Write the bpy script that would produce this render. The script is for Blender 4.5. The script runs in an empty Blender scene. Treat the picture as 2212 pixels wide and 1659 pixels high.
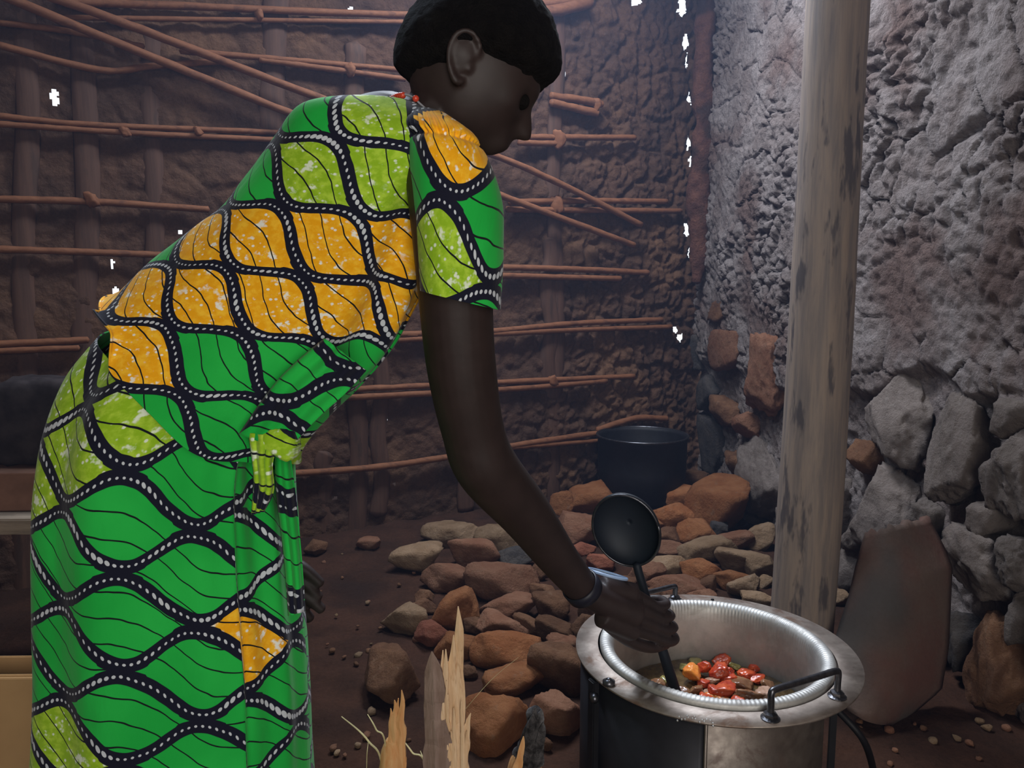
import bpy, bmesh, math, random
import numpy as np
from mathutils import Vector, Matrix

# ------------------------------------------------------------------ camera, world, lights
F, PITCH, H = 1650.0, math.radians(7.0), 1.25
CP, SP = math.cos(PITCH), math.sin(PITCH)
sc = bpy.context.scene
COL = sc.collection
cam = bpy.data.cameras.new('camera'); camo = bpy.data.objects.new('camera', cam); COL.objects.link(camo)
cam.sensor_width = 36.0; cam.lens = 36.0*F/2212.0; cam.clip_start = 0.02
camo.location = (0, 0, H); camo.rotation_euler = (math.radians(90)-PITCH, 0, 0)
sc.camera = camo
sc.view_settings.view_transform = 'Standard'; sc.view_settings.look = 'None'
sc.view_settings.gamma = 1.0; sc.view_settings.use_curve_mapping = False
sc.view_settings.exposure = 0.0
w = bpy.data.worlds.new('world'); sc.world = w; w.use_nodes = True
w.node_tree.nodes['Background'].inputs[0].default_value = (.86, .92, 1.0, 1)
w.node_tree.nodes['Background'].inputs[1].default_value = 1.6
sc.cycles.max_bounces = 4; sc.cycles.diffuse_bounces = 3; sc.cycles.glossy_bounces = 3
sc.cycles.transmission_bounces = 2; sc.cycles.transparent_max_bounces = 4; sc.cycles.volume_bounces = 0
sc.cycles.sample_clamp_indirect = 4.0
sc.cycles.use_denoising = True

def area(name, loc, target, sx, sy, energy, color):
    l = bpy.data.lights.new(name, 'AREA'); l.shape = 'RECTANGLE'; l.size = sx; l.size_y = sy
    l.energy = energy; l.color = color
    o = bpy.data.objects.new(name, l); COL.objects.link(o); o.location = loc
    o.rotation_euler = (Vector(target)-Vector(loc)).to_track_quat('-Z', 'Y').to_euler()
    return o
# daylight falling through the roof opening above the hearth and through the doorway behind the viewer
area('roof_daylight', (.25, 3.35, 3.5), (.9, 2.6, .9), .8, .8, 125, (.80, .87, 1.0))
area('roof_gap_daylight', (-1.0, 2.45, 3.5), (-.1, 1.4, 1.2), .7, .6, 40, (.70, .83, 1.0))
area('door_daylight', (.35, -1.25, 1.35), (-.4, 1.4, .95), 1.1, 1.9, 35, (1.0, .93, .84))

# ------------------------------------------------------------------ helpers
def U(px, py, Y):
    """world point at world depth Y on the sight line of a photo position"""
    u = (px-1106)/F; v = (829.5-py)/F
    dy = CP+v*SP; k = Y/dy
    return Vector((u*k, Y, H+(-SP+v*CP)*k))
def scale_at(P):
    return F/((P[1])*CP-(P[2]-H)*SP)       # px per metre
rng = np.random.default_rng(7); random.seed(7)

def _hash(ix, iy, iz, seed):
    h = (ix.astype(np.int64)*374761393 + iy.astype(np.int64)*668265263 + iz.astype(np.int64)*2147483647 + seed*1274126177) & 0xffffffff
    h = ((h ^ (h >> 13))*1274126177) & 0xffffffff
    h = ((h ^ (h >> 16))*2246822519) & 0xffffffff
    return ((h ^ (h >> 15)) & 0xffff)/65535.0
def vnoise(p, s, seed=0):
    p = np.asarray(p, float)*s; i = np.floor(p); f = p-i; f = f*f*(3-2*f)
    r = 0
    for dx in (0, 1):
        for dy in (0, 1):
            for dz in (0, 1):
                wgt = (f[..., 0] if dx else 1-f[..., 0])*(f[..., 1] if dy else 1-f[..., 1])*(f[..., 2] if dz else 1-f[..., 2])
                r = r + wgt*_hash(i[..., 0]+dx, i[..., 1]+dy, i[..., 2]+dz, seed)
    return r*2-1
def fbm(p, s, o=4, seed=0, gain=.5, ridge=False):
    r = 0; a = 1; t = 0
    for k in range(o):
        n = vnoise(p, s*2**k, seed+k*17)
        if ridge: n = 1-2*abs(n)
        r = r+a*n; t += a; a *= gain
    return r/t
def voro2(p, s, seed=0):
    """F1, F2 distances on 2-D points"""
    p = np.asarray(p, float)*s; i = np.floor(p); f1 = np.full(len(p), 9.); f2 = np.full(len(p), 9.)
    for dx in (-1, 0, 1):
        for dy in (-1, 0, 1):
            cx = i[:, 0]+dx; cy = i[:, 1]+dy; z = np.zeros_like(cx)
            qx = cx+_hash(cx, cy, z, seed); qy = cy+_hash(cx, cy, z+1, seed)
            d = np.hypot(p[:, 0]-qx, p[:, 1]-qy)
            f2 = np.where(d < f1, f1, np.minimum(f2, d)); f1 = np.minimum(f1, d)
    return f1, f2

def tag(o, label=None, cat=None, group=None, kind=None):
    if label: o['label'] = label
    if cat: o['category'] = cat
    if group: o['group'] = group
    if kind: o['kind'] = kind
    return o
def link(name, me, m=None, parent=None, smooth=True):
    o = bpy.data.objects.new(name, me); COL.objects.link(o)
    if m: 
        me.materials.clear(); me.materials.append(m)
    if smooth: me.polygons.foreach_set('use_smooth', [True]*len(me.polygons))
    if parent: o.parent = parent
    return o
def mesh(name, V, Fc, m=None, parent=None, smooth=True):
    me = bpy.data.meshes.new(name); me.from_pydata([tuple(v) for v in V], [], [tuple(int(i) for i in f) for f in Fc]); me.update()
    return link(name, me, m, parent, smooth)
def from_bm(name, bm, m=None, parent=None, smooth=True):
    me = bpy.data.meshes.new(name); bm.to_mesh(me); bm.free(); return link(name, me, m, parent, smooth)
def empty(name, loc, label=None, cat=None, group=None):
    o = bpy.data.objects.new(name, None); COL.objects.link(o); o.location = loc; o.empty_display_size = .05
    bpy_inv[o.name] = Vector(loc)
    return tag(o, label, cat, group)
bpy_inv = {}
def local(parent):
    """parts are modelled in world space; this shifts them to the thing's base"""
    L = bpy_inv[parent.name]
    def rec(o, off):
        for c in o.children:
            if c.type == 'MESH' and not c.get('_l'):
                c['_l'] = 1
                c.data.transform(Matrix.Translation(-off))
            rec(c, off)
    rec(parent, L)
def set_origin(o, p=None):
    """single mesh things: origin at their base"""
    me = o.data; n = len(me.vertices); a = np.empty(n*3); me.vertices.foreach_get('co', a); a = a.reshape(-1, 3)
    b = Vector((a[:, 0].mean(), a[:, 1].mean(), a[:, 2].min())) if p is None else Vector(p)
    me.transform(Matrix.Translation(-b)); o.location = b
    return o
def box_bm(bm, c, s, rot=None, bev=.0):
    M = Matrix.Translation(c) @ (rot.to_4x4() if rot else Matrix.Identity(4)) @ Matrix.Diagonal((s[0], s[1], s[2], 1))
    r = bmesh.ops.create_cube(bm, size=1, matrix=M)
    if bev: bmesh.ops.bevel(bm, geom=list({e for v in r['verts'] for e in v.link_edges}), offset=bev, segments=2, affect='EDGES')
def grid_faces(nu, nv, closed_u=False, base=0):
    f = []
    for j in range(nv-1):
        for i in range(nu if closed_u else nu-1):
            a = base+j*nu+i; b = base+j*nu+(i+1) % nu
            f.append((a, b, b+nu, a+nu))
    return f
def resample(P, n):
    """Catmull-Rom through rows of P (k,d) at n samples"""
    P = np.asarray(P, float); k = len(P); t = np.linspace(0, k-1, n); i = np.clip(t.astype(int), 0, k-2); f = (t-i)[:, None]
    p0 = P[np.maximum(i-1, 0)]; p1 = P[i]; p2 = P[i+1]; p3 = P[np.minimum(i+2, k-1)]
    return .5*((2*p1)+(p2-p0)*f+(2*p0-5*p1+4*p2-p3)*f*f+(-p0+3*p1-3*p2+p3)*f**3)
def tube_vf(P, R, seg=10, n=None, caps=True, rough=0, seed=0, flat=1.0, flat_dir=None):
    P = np.array([list(p) for p in P], float); R = np.array(R if hasattr(R, '__len__') else [R]*len(P), float)
    if n:
        Q = resample(np.c_[P, R], n); P = Q[:, :3]; R = np.maximum(Q[:, 3], 1e-4)
    T = np.gradient(P, axis=0); T /= np.linalg.norm(T, axis=1)[:, None]+1e-12
    ref = np.array(flat_dir if flat_dir is not None else ([0, 0, 1] if abs(T[0][2]) < .9 else [0, 1, 0]), float)
    V = []; prev = None
    for k in range(len(P)):
        a = (ref if prev is None else prev); a = a-T[k]*(a@T[k]); a /= np.linalg.norm(a)+1e-12; prev = a
        b = np.cross(T[k], a)
        th = np.linspace(0, 2*np.pi, seg, endpoint=False)
        V.append(P[k]+R[k]*(np.cos(th)[:, None]*a*flat+np.sin(th)[:, None]*b))
    V = np.concatenate(V)
    if rough:
        C = np.repeat(P, seg, 0); d = V-C
        V = C+d*(1+rough*fbm(V, 1/max(R.mean()*2, .004), 3, seed))[:, None]
    Fc = grid_faces(seg, len(P), True)
    if caps:
        V = np.vstack([V, P[0]-T[0]*R[0]*.5, P[-1]+T[-1]*R[-1]*.5]); a = len(V)-2; b = a+1; o = (len(P)-1)*seg
        Fc += [(a, (i+1) % seg, i) for i in range(seg)]+[(b, o+i, o+(i+1) % seg) for i in range(seg)]
    return V, Fc
def tube(name, P, R, m, parent=None, **k):
    V, Fc = tube_vf(P, R, **k); return mesh(name, V, Fc, m, parent)
def merge(parts):
    V = []; Fc = []; b = 0
    for v, f in parts:
        V.append(np.asarray(v, float)); Fc += [tuple(i+b for i in q) for q in f]; b += len(v)
    return np.concatenate(V), Fc
def lathe_vf(prof, c, seg=96, axis=None, wob=None):
    V = []
    for r, z in prof:
        for i in range(seg):
            t = 2*math.pi*i/seg; rr = r*(1+(wob(t, z) if wob else 0))
            V.append((c[0]+rr*math.cos(t), c[1]+rr*math.sin(t), c[2]+z))
    return np.array(V), grid_faces(seg, len(prof), True)
def set_uv(o, uv):
    me = o.data; L = me.uv_layers.new(name='cloth')
    vi = np.empty(len(me.loops), int); me.loops.foreach_get('vertex_index', vi)
    L.data.foreach_set('uv', np.asarray(uv)[vi].ravel().astype(np.float32))

# ------------------------------------------------------------------ node helper
class NB:
    def __init__(s, nt): s.nt = nt
    def n(s, t, **k):
        x = s.nt.nodes.new(t)
        for a, b in k.items(): setattr(x, a, b)
        return x
    def put(s, sock, v):
        if isinstance(v, (int, float)): sock.default_value = v
        elif isinstance(v, tuple): sock.default_value = v if len(v) == len(sock.default_value) else tuple(v)+(1,)
        elif v is not None: s.nt.links.new(v, sock)
    def m(s, op, a, b=None, c=None, clamp=False):
        x = s.n('ShaderNodeMath', operation=op, use_clamp=clamp); s.put(x.inputs[0], a)
        if b is not None: s.put(x.inputs[1], b)
        if c is not None: s.put(x.inputs[2], c)
        return x.outputs[0]
    def mix(s, f, a, b):
        x = s.n('ShaderNodeMix', data_type='RGBA'); s.put(x.inputs[0], f); s.put(x.inputs[6], a); s.put(x.inputs[7], b); return x.outputs[2]
    def noise(s, vec, scale, detail=4, rough=.5, dist=0):
        x = s.n('ShaderNodeTexNoise'); s.put(x.inputs['Vector'], vec); s.put(x.inputs['Scale'], scale)
        s.put(x.inputs['Detail'], detail); s.put(x.inputs['Roughness'], rough); s.put(x.inputs['Distortion'], dist); return x.outputs['Fac']
    def voro(s, vec, scale, feature='F1', out='Distance', rnd=1.0):
        x = s.n('ShaderNodeTexVoronoi', feature=feature); s.put(x.inputs['Vector'], vec); s.put(x.inputs['Scale'], scale)
        s.put(x.inputs['Randomness'], rnd); return x.outputs[out]
    def ramp(s, f, lo, hi):
        x = s.n('ShaderNodeMapRange', interpolation_type='SMOOTHSTEP'); s.put(x.inputs[0], f); s.put(x.inputs[1], lo); s.put(x.inputs[2], hi); return x.outputs[0]
    def comb(s, x, y, z=0.0):
        c = s.n('ShaderNodeCombineXYZ'); s.put(c.inputs[0], x); s.put(c.inputs[1], y); s.put(c.inputs[2], z); return c.outputs[0]
    def mapv(s, vec, sc_):
        x = s.n('ShaderNodeMapping'); s.put(x.inputs[0], vec); x.inputs['Scale'].default_value = sc_; return x.outputs[0]
def new_mat(name, rough=.7, metal=0.0, spec=.3):
    m = bpy.data.materials.new(name); m.use_nodes = True; nt = m.node_tree
    b = nt.nodes['Principled BSDF']; b.inputs['Roughness'].default_value = rough; b.inputs['Metallic'].default_value = metal
    b.inputs['Specular IOR Level'].default_value = spec
    nb = NB(nt); tc = nb.n('ShaderNodeTexCoord'); nb.b = b; nb.obj = tc.outputs['Object']; nb.uv = tc.outputs['UV']
    return m, nb
def bump(nb, h, strength, dist=.01):
    x = nb.n('ShaderNodeBump'); x.inputs['Strength'].default_value = strength; x.inputs['Distance'].default_value = dist
    nb.put(x.inputs['Height'], h); nb.put(nb.b.inputs['Normal'], x.outputs[0])
def geo_pos(nb): return nb.n('ShaderNodeNewGeometry').outputs['Position']

def earthy(name, c1, c2, c3=None, scale=6, rough=.95, bs=.6, bscale=60, bdist=.01, grain=.35, spec=.12):
    m, nb = new_mat(name, rough, 0, spec); P = geo_pos(nb)
    n1 = nb.ramp(nb.noise(P, scale, 5, .6), .35, .65); c = nb.mix(n1, c1, c2)
    if c3: c = nb.mix(nb.ramp(nb.noise(P, scale*.45, 3, .5), .5, .68), c, c3)
    g = nb.noise(P, bscale*1.7, 4, .7)
    c = nb.mix(nb.m('MULTIPLY', nb.ramp(g, .3, .75), grain), c, tuple(x*.35 for x in c1))
    nb.put(nb.b.inputs['Base Color'], c)
    h = nb.m('ADD', nb.noise(P, bscale, 6, .7), nb.m('MULTIPLY', nb.noise(P, bscale*.3, 3, .6), 1.2))
    bump(nb, h, bs, bdist); return m
def stone_mat(name, c1, c2, dust=(.24, .155, .10)):
    m, nb = new_mat(name, .92, 0, .12); P = geo_pos(nb)
    oi = nb.n('ShaderNodeObjectInfo').outputs['Random']
    c = nb.mix(nb.ramp(nb.noise(P, 9, 5, .65), .35, .65), c1, c2)
    c = nb.mix(nb.m('MULTIPLY', nb.ramp(nb.noise(P, 26, 5, .7), .55, .75), .55), c, dust)
    v = nb.m('ADD', nb.m('MULTIPLY', oi, .5), .75)
    hs = nb.n('ShaderNodeHueSaturation'); nb.put(hs.inputs['Value'], v); nb.put(hs.inputs['Color'], c)
    nb.put(nb.b.inputs['Base Color'], hs.outputs[0])
    h = nb.m('ADD', nb.m('ADD', nb.noise(P, 70, 6, .75), nb.noise(P, 24, 4, .6)), nb.m('MULTIPLY', nb.voro(P, 16, 'DISTANCE_TO_EDGE'), .6))
    bump(nb, h, .9, .016); return m
def wood_mat(name, c1, c2, dark=(.03, .02, .015), ax=2, rough=.75, spots=.5, st=14, bs=.4):
    m, nb = new_mat(name, rough, 0, .25); s = [st*5]*3; s[ax] = st*.35
    P = nb.mapv(nb.obj, tuple(s)); n1 = nb.noise(P, 1, 5, .65, .3)
    c = nb.mix(nb.ramp(n1, .3, .7), c1, c2)
    s2 = [st*2.2]*3; s2[ax] = st*.45
    c = nb.mix(nb.m('MULTIPLY', nb.ramp(nb.noise(nb.mapv(nb.obj, tuple(s2)), 1, 4, .6), .56, .66), spots), c, dark)
    nb.put(nb.b.inputs['Base Color'], c); bump(nb, n1, bs, .004); return m
def plain(name, c, rough=.6, metal=0, spec=.3, var=.25, scale=20, bs=0.15):
    m, nb = new_mat(name, rough, metal, spec); P = geo_pos(nb); n = nb.noise(P, scale, 4, .6)
    nb.put(nb.b.inputs['Base Color'], nb.mix(nb.ramp(n, .3, .7), tuple(x*(1-var) for x in c), tuple(min(1, x*(1+var)) for x in c)))
    if bs: bump(nb, n, bs, .004)
    return m
M = {}
M['mud_grey'] = earthy('mud_grey', (.20, .16, .145), (.28, .24, .225), (.15, .10, .085), scale=5, bs=1.0, bscale=55, bdist=.022)
M['mud_brown'] = earthy('mud_brown', (.065, .036, .024), (.10, .052, .032), (.13, .068, .038), scale=4, bs=.9, bscale=45)
M['floor'] = earthy('floor_earth', (.034, .016, .010), (.056, .025, .015), (.024, .013, .010), scale=4, bs=.8, bscale=50)
M['outer'] = earthy('plain_mud', (.16, .10, .075), (.2, .13, .1), bs=.4)
M['stone_orange'] = stone_mat('stone_orange', (.24, .088, .034), (.31, .13, .055))
M['stone_pink'] = stone_mat('stone_pink', (.20, .088, .050), (.25, .125, .075))
M['stone_tan'] = stone_mat('stone_tan', (.21, .13, .072), (.29, .19, .115), (.32, .24, .17))
M['stone_brown'] = stone_mat('stone_brown', (.12, .058, .032), (.18, .09, .048))
M['stone_red'] = stone_mat('stone_red', (.22, .075, .045), (.27, .10, .06))
M['stone_dark'] = stone_mat('stone_dark', (.055, .05, .05), (.09, .075, .065), (.1, .09, .08))
M['stone_grey'] = stone_mat('stone_grey', (.135, .108, .092), (.19, .155, .135), (.24, .21, .185))
M['stick'] = wood_mat('stick_bark', (.14, .052, .022), (.19, .076, .034), (.06, .024, .014), ax=0, st=10)
M['lath'] = wood_mat('lath_wood', (.062, .031, .020), (.092, .046, .029), ax=2, st=8)
M['pole'] = wood_mat('pole_wood', (.17, .14, .125), (.29, .22, .17), (.07, .06, .062), ax=2, st=9, spots=.9, rough=.6)
M['red_timber'] = earthy('red_timber', (.10, .045, .035), (.17, .075, .05), (.05, .03, .025), scale=12, bs=1.0, bscale=60, bdist=.02)
M['clay'] = earthy('fired_clay', (.13, .088, .068), (.125, .06, .046), (.075, .064, .056), scale=5, bs=.35, bscale=50, grain=.2)
M['skin'] = plain('skin', (.025, .0155, .0145), .55, 0, .35, .12, 30, .1)
M['hair'] = earthy('hair_black', (.008, .007, .008), (.014, .012, .012), scale=60, bs=1.0, bscale=260, grain=.5, rough=.9)
M['split_wood'] = wood_mat('split_wood', (.62, .40, .22), (.72, .52, .33), (.36, .19, .09), ax=2, st=22, spots=.5)
M['orange_wood'] = wood_mat('orange_wood', (.55, .25, .09), (.62, .36, .16), (.26, .11, .05), ax=2, st=22, spots=.4)
M['bark'] = wood_mat('grey_bark', (.19, .125, .095), (.27, .19, .155), (.07, .04, .03), ax=2, st=16, bs=.9)
M['char'] = earthy('charred_wood', (.02, .018, .018), (.12, .11, .11), (.26, .25, .25), scale=30, bs=1, bscale=90, grain=.6)
M['straw'] = plain('dry_straw', (.42, .36, .18), .7)
M['ladle'] = plain('dark_enamel', (.007, .011, .018), .6, .1, .4, .2, 12, 0)
M['soot'] = plain('sooty_metal', (.005, .005, .007), .6, .0, .3, .3, 25, .2)
M['rod'] = plain('dark_steel_rod', (.10, .10, .11), .32, .9, .5, .3, 60, .1)
M['bead'] = plain('red_bead', (.62, .06, .03), .3, 0, .5, .1, 10, 0)
M['cord'] = plain('pale_cord', (.35, .35, .38), .6)
M['bangle'] = plain('bangle_highlight', (.30, .42, .62), .35, 0, .5, .05, 10, 0)  # pale blue puts the highlight on the bracelet's rim into its colour
M['dark_band'] = plain('dark_wristband', (.012, .012, .02), .45)
M['cardboard'] = plain('brown_cardboard', (.19, .10, .068), .9, 0, .1, .15, 12, .2)
M['tan_card'] = plain('tan_cardboard', (.46, .28, .13), .85, 0, .15, .06, 8, .1)
M['plank'] = wood_mat('weathered_plank', (.20, .155, .115), (.29, .23, .17), ax=0, st=14, bs=.8)
M['board'] = wood_mat('dark_board', (.09, .05, .04), (.13, .075, .055), ax=2, st=9)
M['sack'] = plain('sack_and_box_shade', (.035, .028, .028), .95, 0, .05, .3, 14, .4)

def metal_mat(name, c1, c2, stain, rough, st=.6, aniso=0):
    m, nb = new_mat(name, rough, .85, .5); P = geo_pos(nb)
    n = nb.noise(P, 14, 5, .65); c = nb.mix(nb.ramp(n, .35, .65), c1, c2)
    s = nb.ramp(nb.noise(P, 9, 6, .7, .6), .52, .66); s = nb.m('MULTIPLY', s, st)
    c = nb.mix(s, c, stain); nb.put(nb.b.inputs['Base Color'], c)
    nb.put(nb.b.inputs['Roughness'], nb.m('ADD', nb.m('MULTIPLY', nb.noise(P, 40, 4, .6), .3), rough-.12))
    nb.put(nb.b.inputs['Metallic'], nb.m('SUBTRACT', .9, nb.m('MULTIPLY', s, .5)))
    bump(nb, nb.noise(P, 120, 4, .6), .12, .002); return m
M['flange'] = metal_mat('stained_steel', (.26, .215, .185), (.40, .345, .30), (.15, .085, .055), .55, .9)
M['alu'] = metal_mat('brushed_aluminium', (.46, .45, .43), (.58, .57, .54), (.26, .23, .20), .60, .5)
M['barrel'] = metal_mat('tarnished_sheet', (.15, .125, .11), (.22, .19, .165), (.08, .05, .04), .5, .8)
M['shield'] = plain('dark_sheet', (.014, .014, .018), .5, .4, .4, .3, 10, .1)

def veg(name, c1, c2, rough=.22):
    m, nb = new_mat(name, rough, 0, .6); P = geo_pos(nb)
    nb.put(nb.b.inputs['Base Color'], nb.mix(nb.ramp(nb.noise(P, 45, 4, .6), .35, .65), c1, c2))
    nb.b.inputs['Subsurface Weight'].default_value = .15; nb.b.inputs['Subsurface Radius'].default_value = (.01, .003, .002)
    bump(nb, nb.noise(P, 160, 3, .6), .2, .002); return m
M['tomato'] = veg('tomato_flesh', (.42, .035, .012), (.62, .09, .02), .3)
M['carrot'] = veg('carrot_flesh', (.78, .20, .03), (.85, .30, .05))
M['pepper'] = veg('green_pepper_flesh', (.26, .22, .06), (.35, .30, .10))
M['eggplant'] = veg('aubergine_flesh', (.20, .085, .04), (.30, .15, .07))
M['onion'] = veg('onion_flesh', (.42, .24, .15), (.55, .34, .24))
M['broth'] = veg('oily_broth', (.06, .035, .012), (.13, .08, .03), .1)

# ---- printed cotton: ogee lattice of navy bands with white dots, drawn from the cloth's own UVs (metres)
def cloth_mat(name, default, blobs, h=.0745, L=.21, a=.0275, skew=.25, bw=.0104):
    m, nb = new_mat(name, .82, 0, .15); sp = nb.n('ShaderNodeSeparateXYZ'); nb.put(sp.inputs[0], nb.uv)
    u, v0 = sp.outputs[0], sp.outputs[1]; mm = nb.m
    wob = nb.noise(nb.uv, 14, 2, .5)
    v = mm('ADD', mm('ADD', v0, mm('MULTIPLY', u, skew)), mm('MULTIPLY', mm('SUBTRACT', wob, .5), .012))
    x = mm('MULTIPLY', u, 2*math.pi/L); cx = mm('MULTIPLY', mm('COSINE', x), a)
    P = 2*h
    def line(t):          # signed distance to the nearest line of family t mod P
        q = mm('SUBTRACT', t, mm('MULTIPLY', mm('ROUND', mm('DIVIDE', t, P)), P)); return q
    te = mm('SUBTRACT', v, cx); to = mm('SUBTRACT', mm('ADD', v, cx), h)
    de, do = line(te), line(to)
    # true distance = vertical distance / sqrt(1+slope^2)
    sl = mm('MULTIPLY', mm('SINE', x), a*2*math.pi/L)
    ge = mm('SQRT', mm('ADD', 1.0, mm('POWER', mm('ADD', mm('MULTIPLY', sl, -1), -skew), 2.0)))
    go = mm('SQRT', mm('ADD', 1.0, mm('POWER', mm('SUBTRACT', sl, skew), 2.0)))
    de = mm('DIVIDE', de, ge); do = mm('DIVIDE', do, go)
    dmin = mm('MINIMUM', mm('ABSOLUTE', de), mm('ABSOLUTE', do))
    # round off the corners where two bands meet
    prod = mm('MULTIPLY', mm('ABSOLUTE', de), mm('ABSOLUTE', do))
    dmin = mm('SUBTRACT', dmin, mm('MULTIPLY', mm('LESS_THAN', prod, .00028), .0018))
    band = nb.ramp(dmin, bw+.0004, bw-.0004)
    size = nb.noise(nb.uv, 9, 1, .5)
    def dots(d, g, ph):
        sp_ = .0096
        t = mm('DIVIDE', mm('ADD', u, ph), mm('DIVIDE', sp_, g)) 
        t = mm('SUBTRACT', t, mm('ROUND', t)); t = mm('MULTIPLY', t, sp_)
        r = mm('SQRT', mm('ADD', mm('MULTIPLY', t, t), mm('MULTIPLY', d, d)))
        rad = mm('ADD', .0019, mm('MULTIPLY', nb.ramp(size, .4, .72), .0028))
        return nb.ramp(mm('SUBTRACT', r, rad), .0004, -.0004)
    # spacing held in u so that the chain stays continuous
    def dots2(d, ph):
        sp_ = .0092
        t = mm('DIVIDE', mm('ADD', u, ph), sp_); t = mm('SUBTRACT', t, mm('ROUND', t)); t = mm('MULTIPLY', t, sp_)
        r = mm('SQRT', mm('ADD', mm('MULTIPLY', t, t), mm('MULTIPLY', d, d)))
        rad = mm('ADD', .0020, mm('MULTIPLY', nb.ramp(size, .42, .7), .0026))
        return nb.ramp(mm('SUBTRACT', r, rad), .0004, -.0004)
    dot = mm('MAXIMUM', dots2(de, 0.0), dots2(do, .004))
    hatch = mm('GREATER_THAN', mm('FRACT', mm('MULTIPLY', mm('ADD', v0, mm('MULTIPLY', u, .6)), 700)), .3)
    dot = mm('MULTIPLY', dot, mm('ADD', .55, mm('MULTIPLY', hatch, .45)))
    # which cell
    e = mm('FLOOR', mm('DIVIDE', te, P)); o_ = mm('FLOOR', mm('DIVIDE', to, P))
    par = mm('SUBTRACT', e, o_)
    c1 = mm('MULTIPLY', mm('ADD', mm('FLOOR', mm('DIVIDE', u, L)), .5), L)
    c0 = mm('MULTIPLY', mm('FLOOR', mm('ADD', mm('DIVIDE', u, L), .5)), L)
    cu = mm('ADD', mm('MULTIPLY', c1, par), mm('MULTIPLY', c0, mm('SUBTRACT', 1.0, par)))
    cv = mm('ADD', mm('MULTIPLY', mm('ADD', mm('ADD', e, o_), 1.0), h), h/2)
    cv = mm('SUBTRACT', cv, mm('MULTIPLY', cu, skew))
    pal = {'green': (.012, .36, .045), 'lime': (.27, .48, .025), 'orange': (.74, .33, .008)}
    g = nb.mix(nb.ramp(nb.noise(nb.uv, 5, 3, .5), .35, .65), (.010, .38, .050), (.018, .46, .065))
    sn = mm('MAXIMUM', nb.ramp(nb.voro(nb.uv, 80), .26, .14), nb.ramp(nb.noise(nb.uv, 38, 3, .6), .57, .66))
    sn = mm('MULTIPLY', sn, nb.ramp(nb.noise(nb.uv, 17, 2, .5), .36, .5))
    mott = nb.ramp(nb.noise(nb.uv, 60, 3, .6), .4, .7)
    lime = nb.mix(sn, nb.mix(mott, (.26, .46, .015), (.42, .62, .05)), (.72, .80, .62))
    orange = nb.mix(sn, nb.mix(mott, (.84, .38, .006), (.92, .52, .03)), (.84, .84, .74))
    cols = {'green': g, 'lime': lime, 'orange': orange}
    c = cols[default]
    for (bu, bv, ru, rv, k) in blobs:
        q = mm('ADD', mm('POWER', mm('DIVIDE', mm('SUBTRACT', cu, bu), ru), 2.0), mm('POWER', mm('DIVIDE', mm('SUBTRACT', cv, bv), rv), 2.0))
        c = nb.mix(mm('LESS_THAN', q, 1.0), c, cols[k])
    # thin veins inside the cells
    t = mm('ADD', mm('ADD', v0, mm('MULTIPLY', u, .62)), mm('MULTIPLY', mm('SINE', mm('ADD', mm('MULTIPLY', u, 2*math.pi/.21), 1.0)), .016))
    t = mm('ADD', t, mm('MULTIPLY', mm('SUBTRACT', wob, .5), .02))
    t = mm('SUBTRACT', t, mm('MULTIPLY', mm('ROUND', mm('DIVIDE', t, .040)), .040))
    vein = nb.ramp(mm('ABSOLUTE', t), .0016, .0010)
    c = nb.mix(vein, c, (.006, .008, .012))
    c = nb.mix(band, c, (.007, .008, .020))
    c = nb.mix(mm('MULTIPLY', dot, band), c, (.62, .66, .70))
    nb.put(nb.b.inputs['Base Color'], c)
    wv = nb.noise(nb.uv, 900, 2, .5); fold = nb.noise(nb.mapv(nb.uv, (18, 7, 1)), 1, 4, .5, .4)
    bump(nb, mm('ADD', mm('MULTIPLY', wv, .06), fold), .35, .012)
    nb.b.inputs['Sheen Weight'].default_value = .1
    return m

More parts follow.
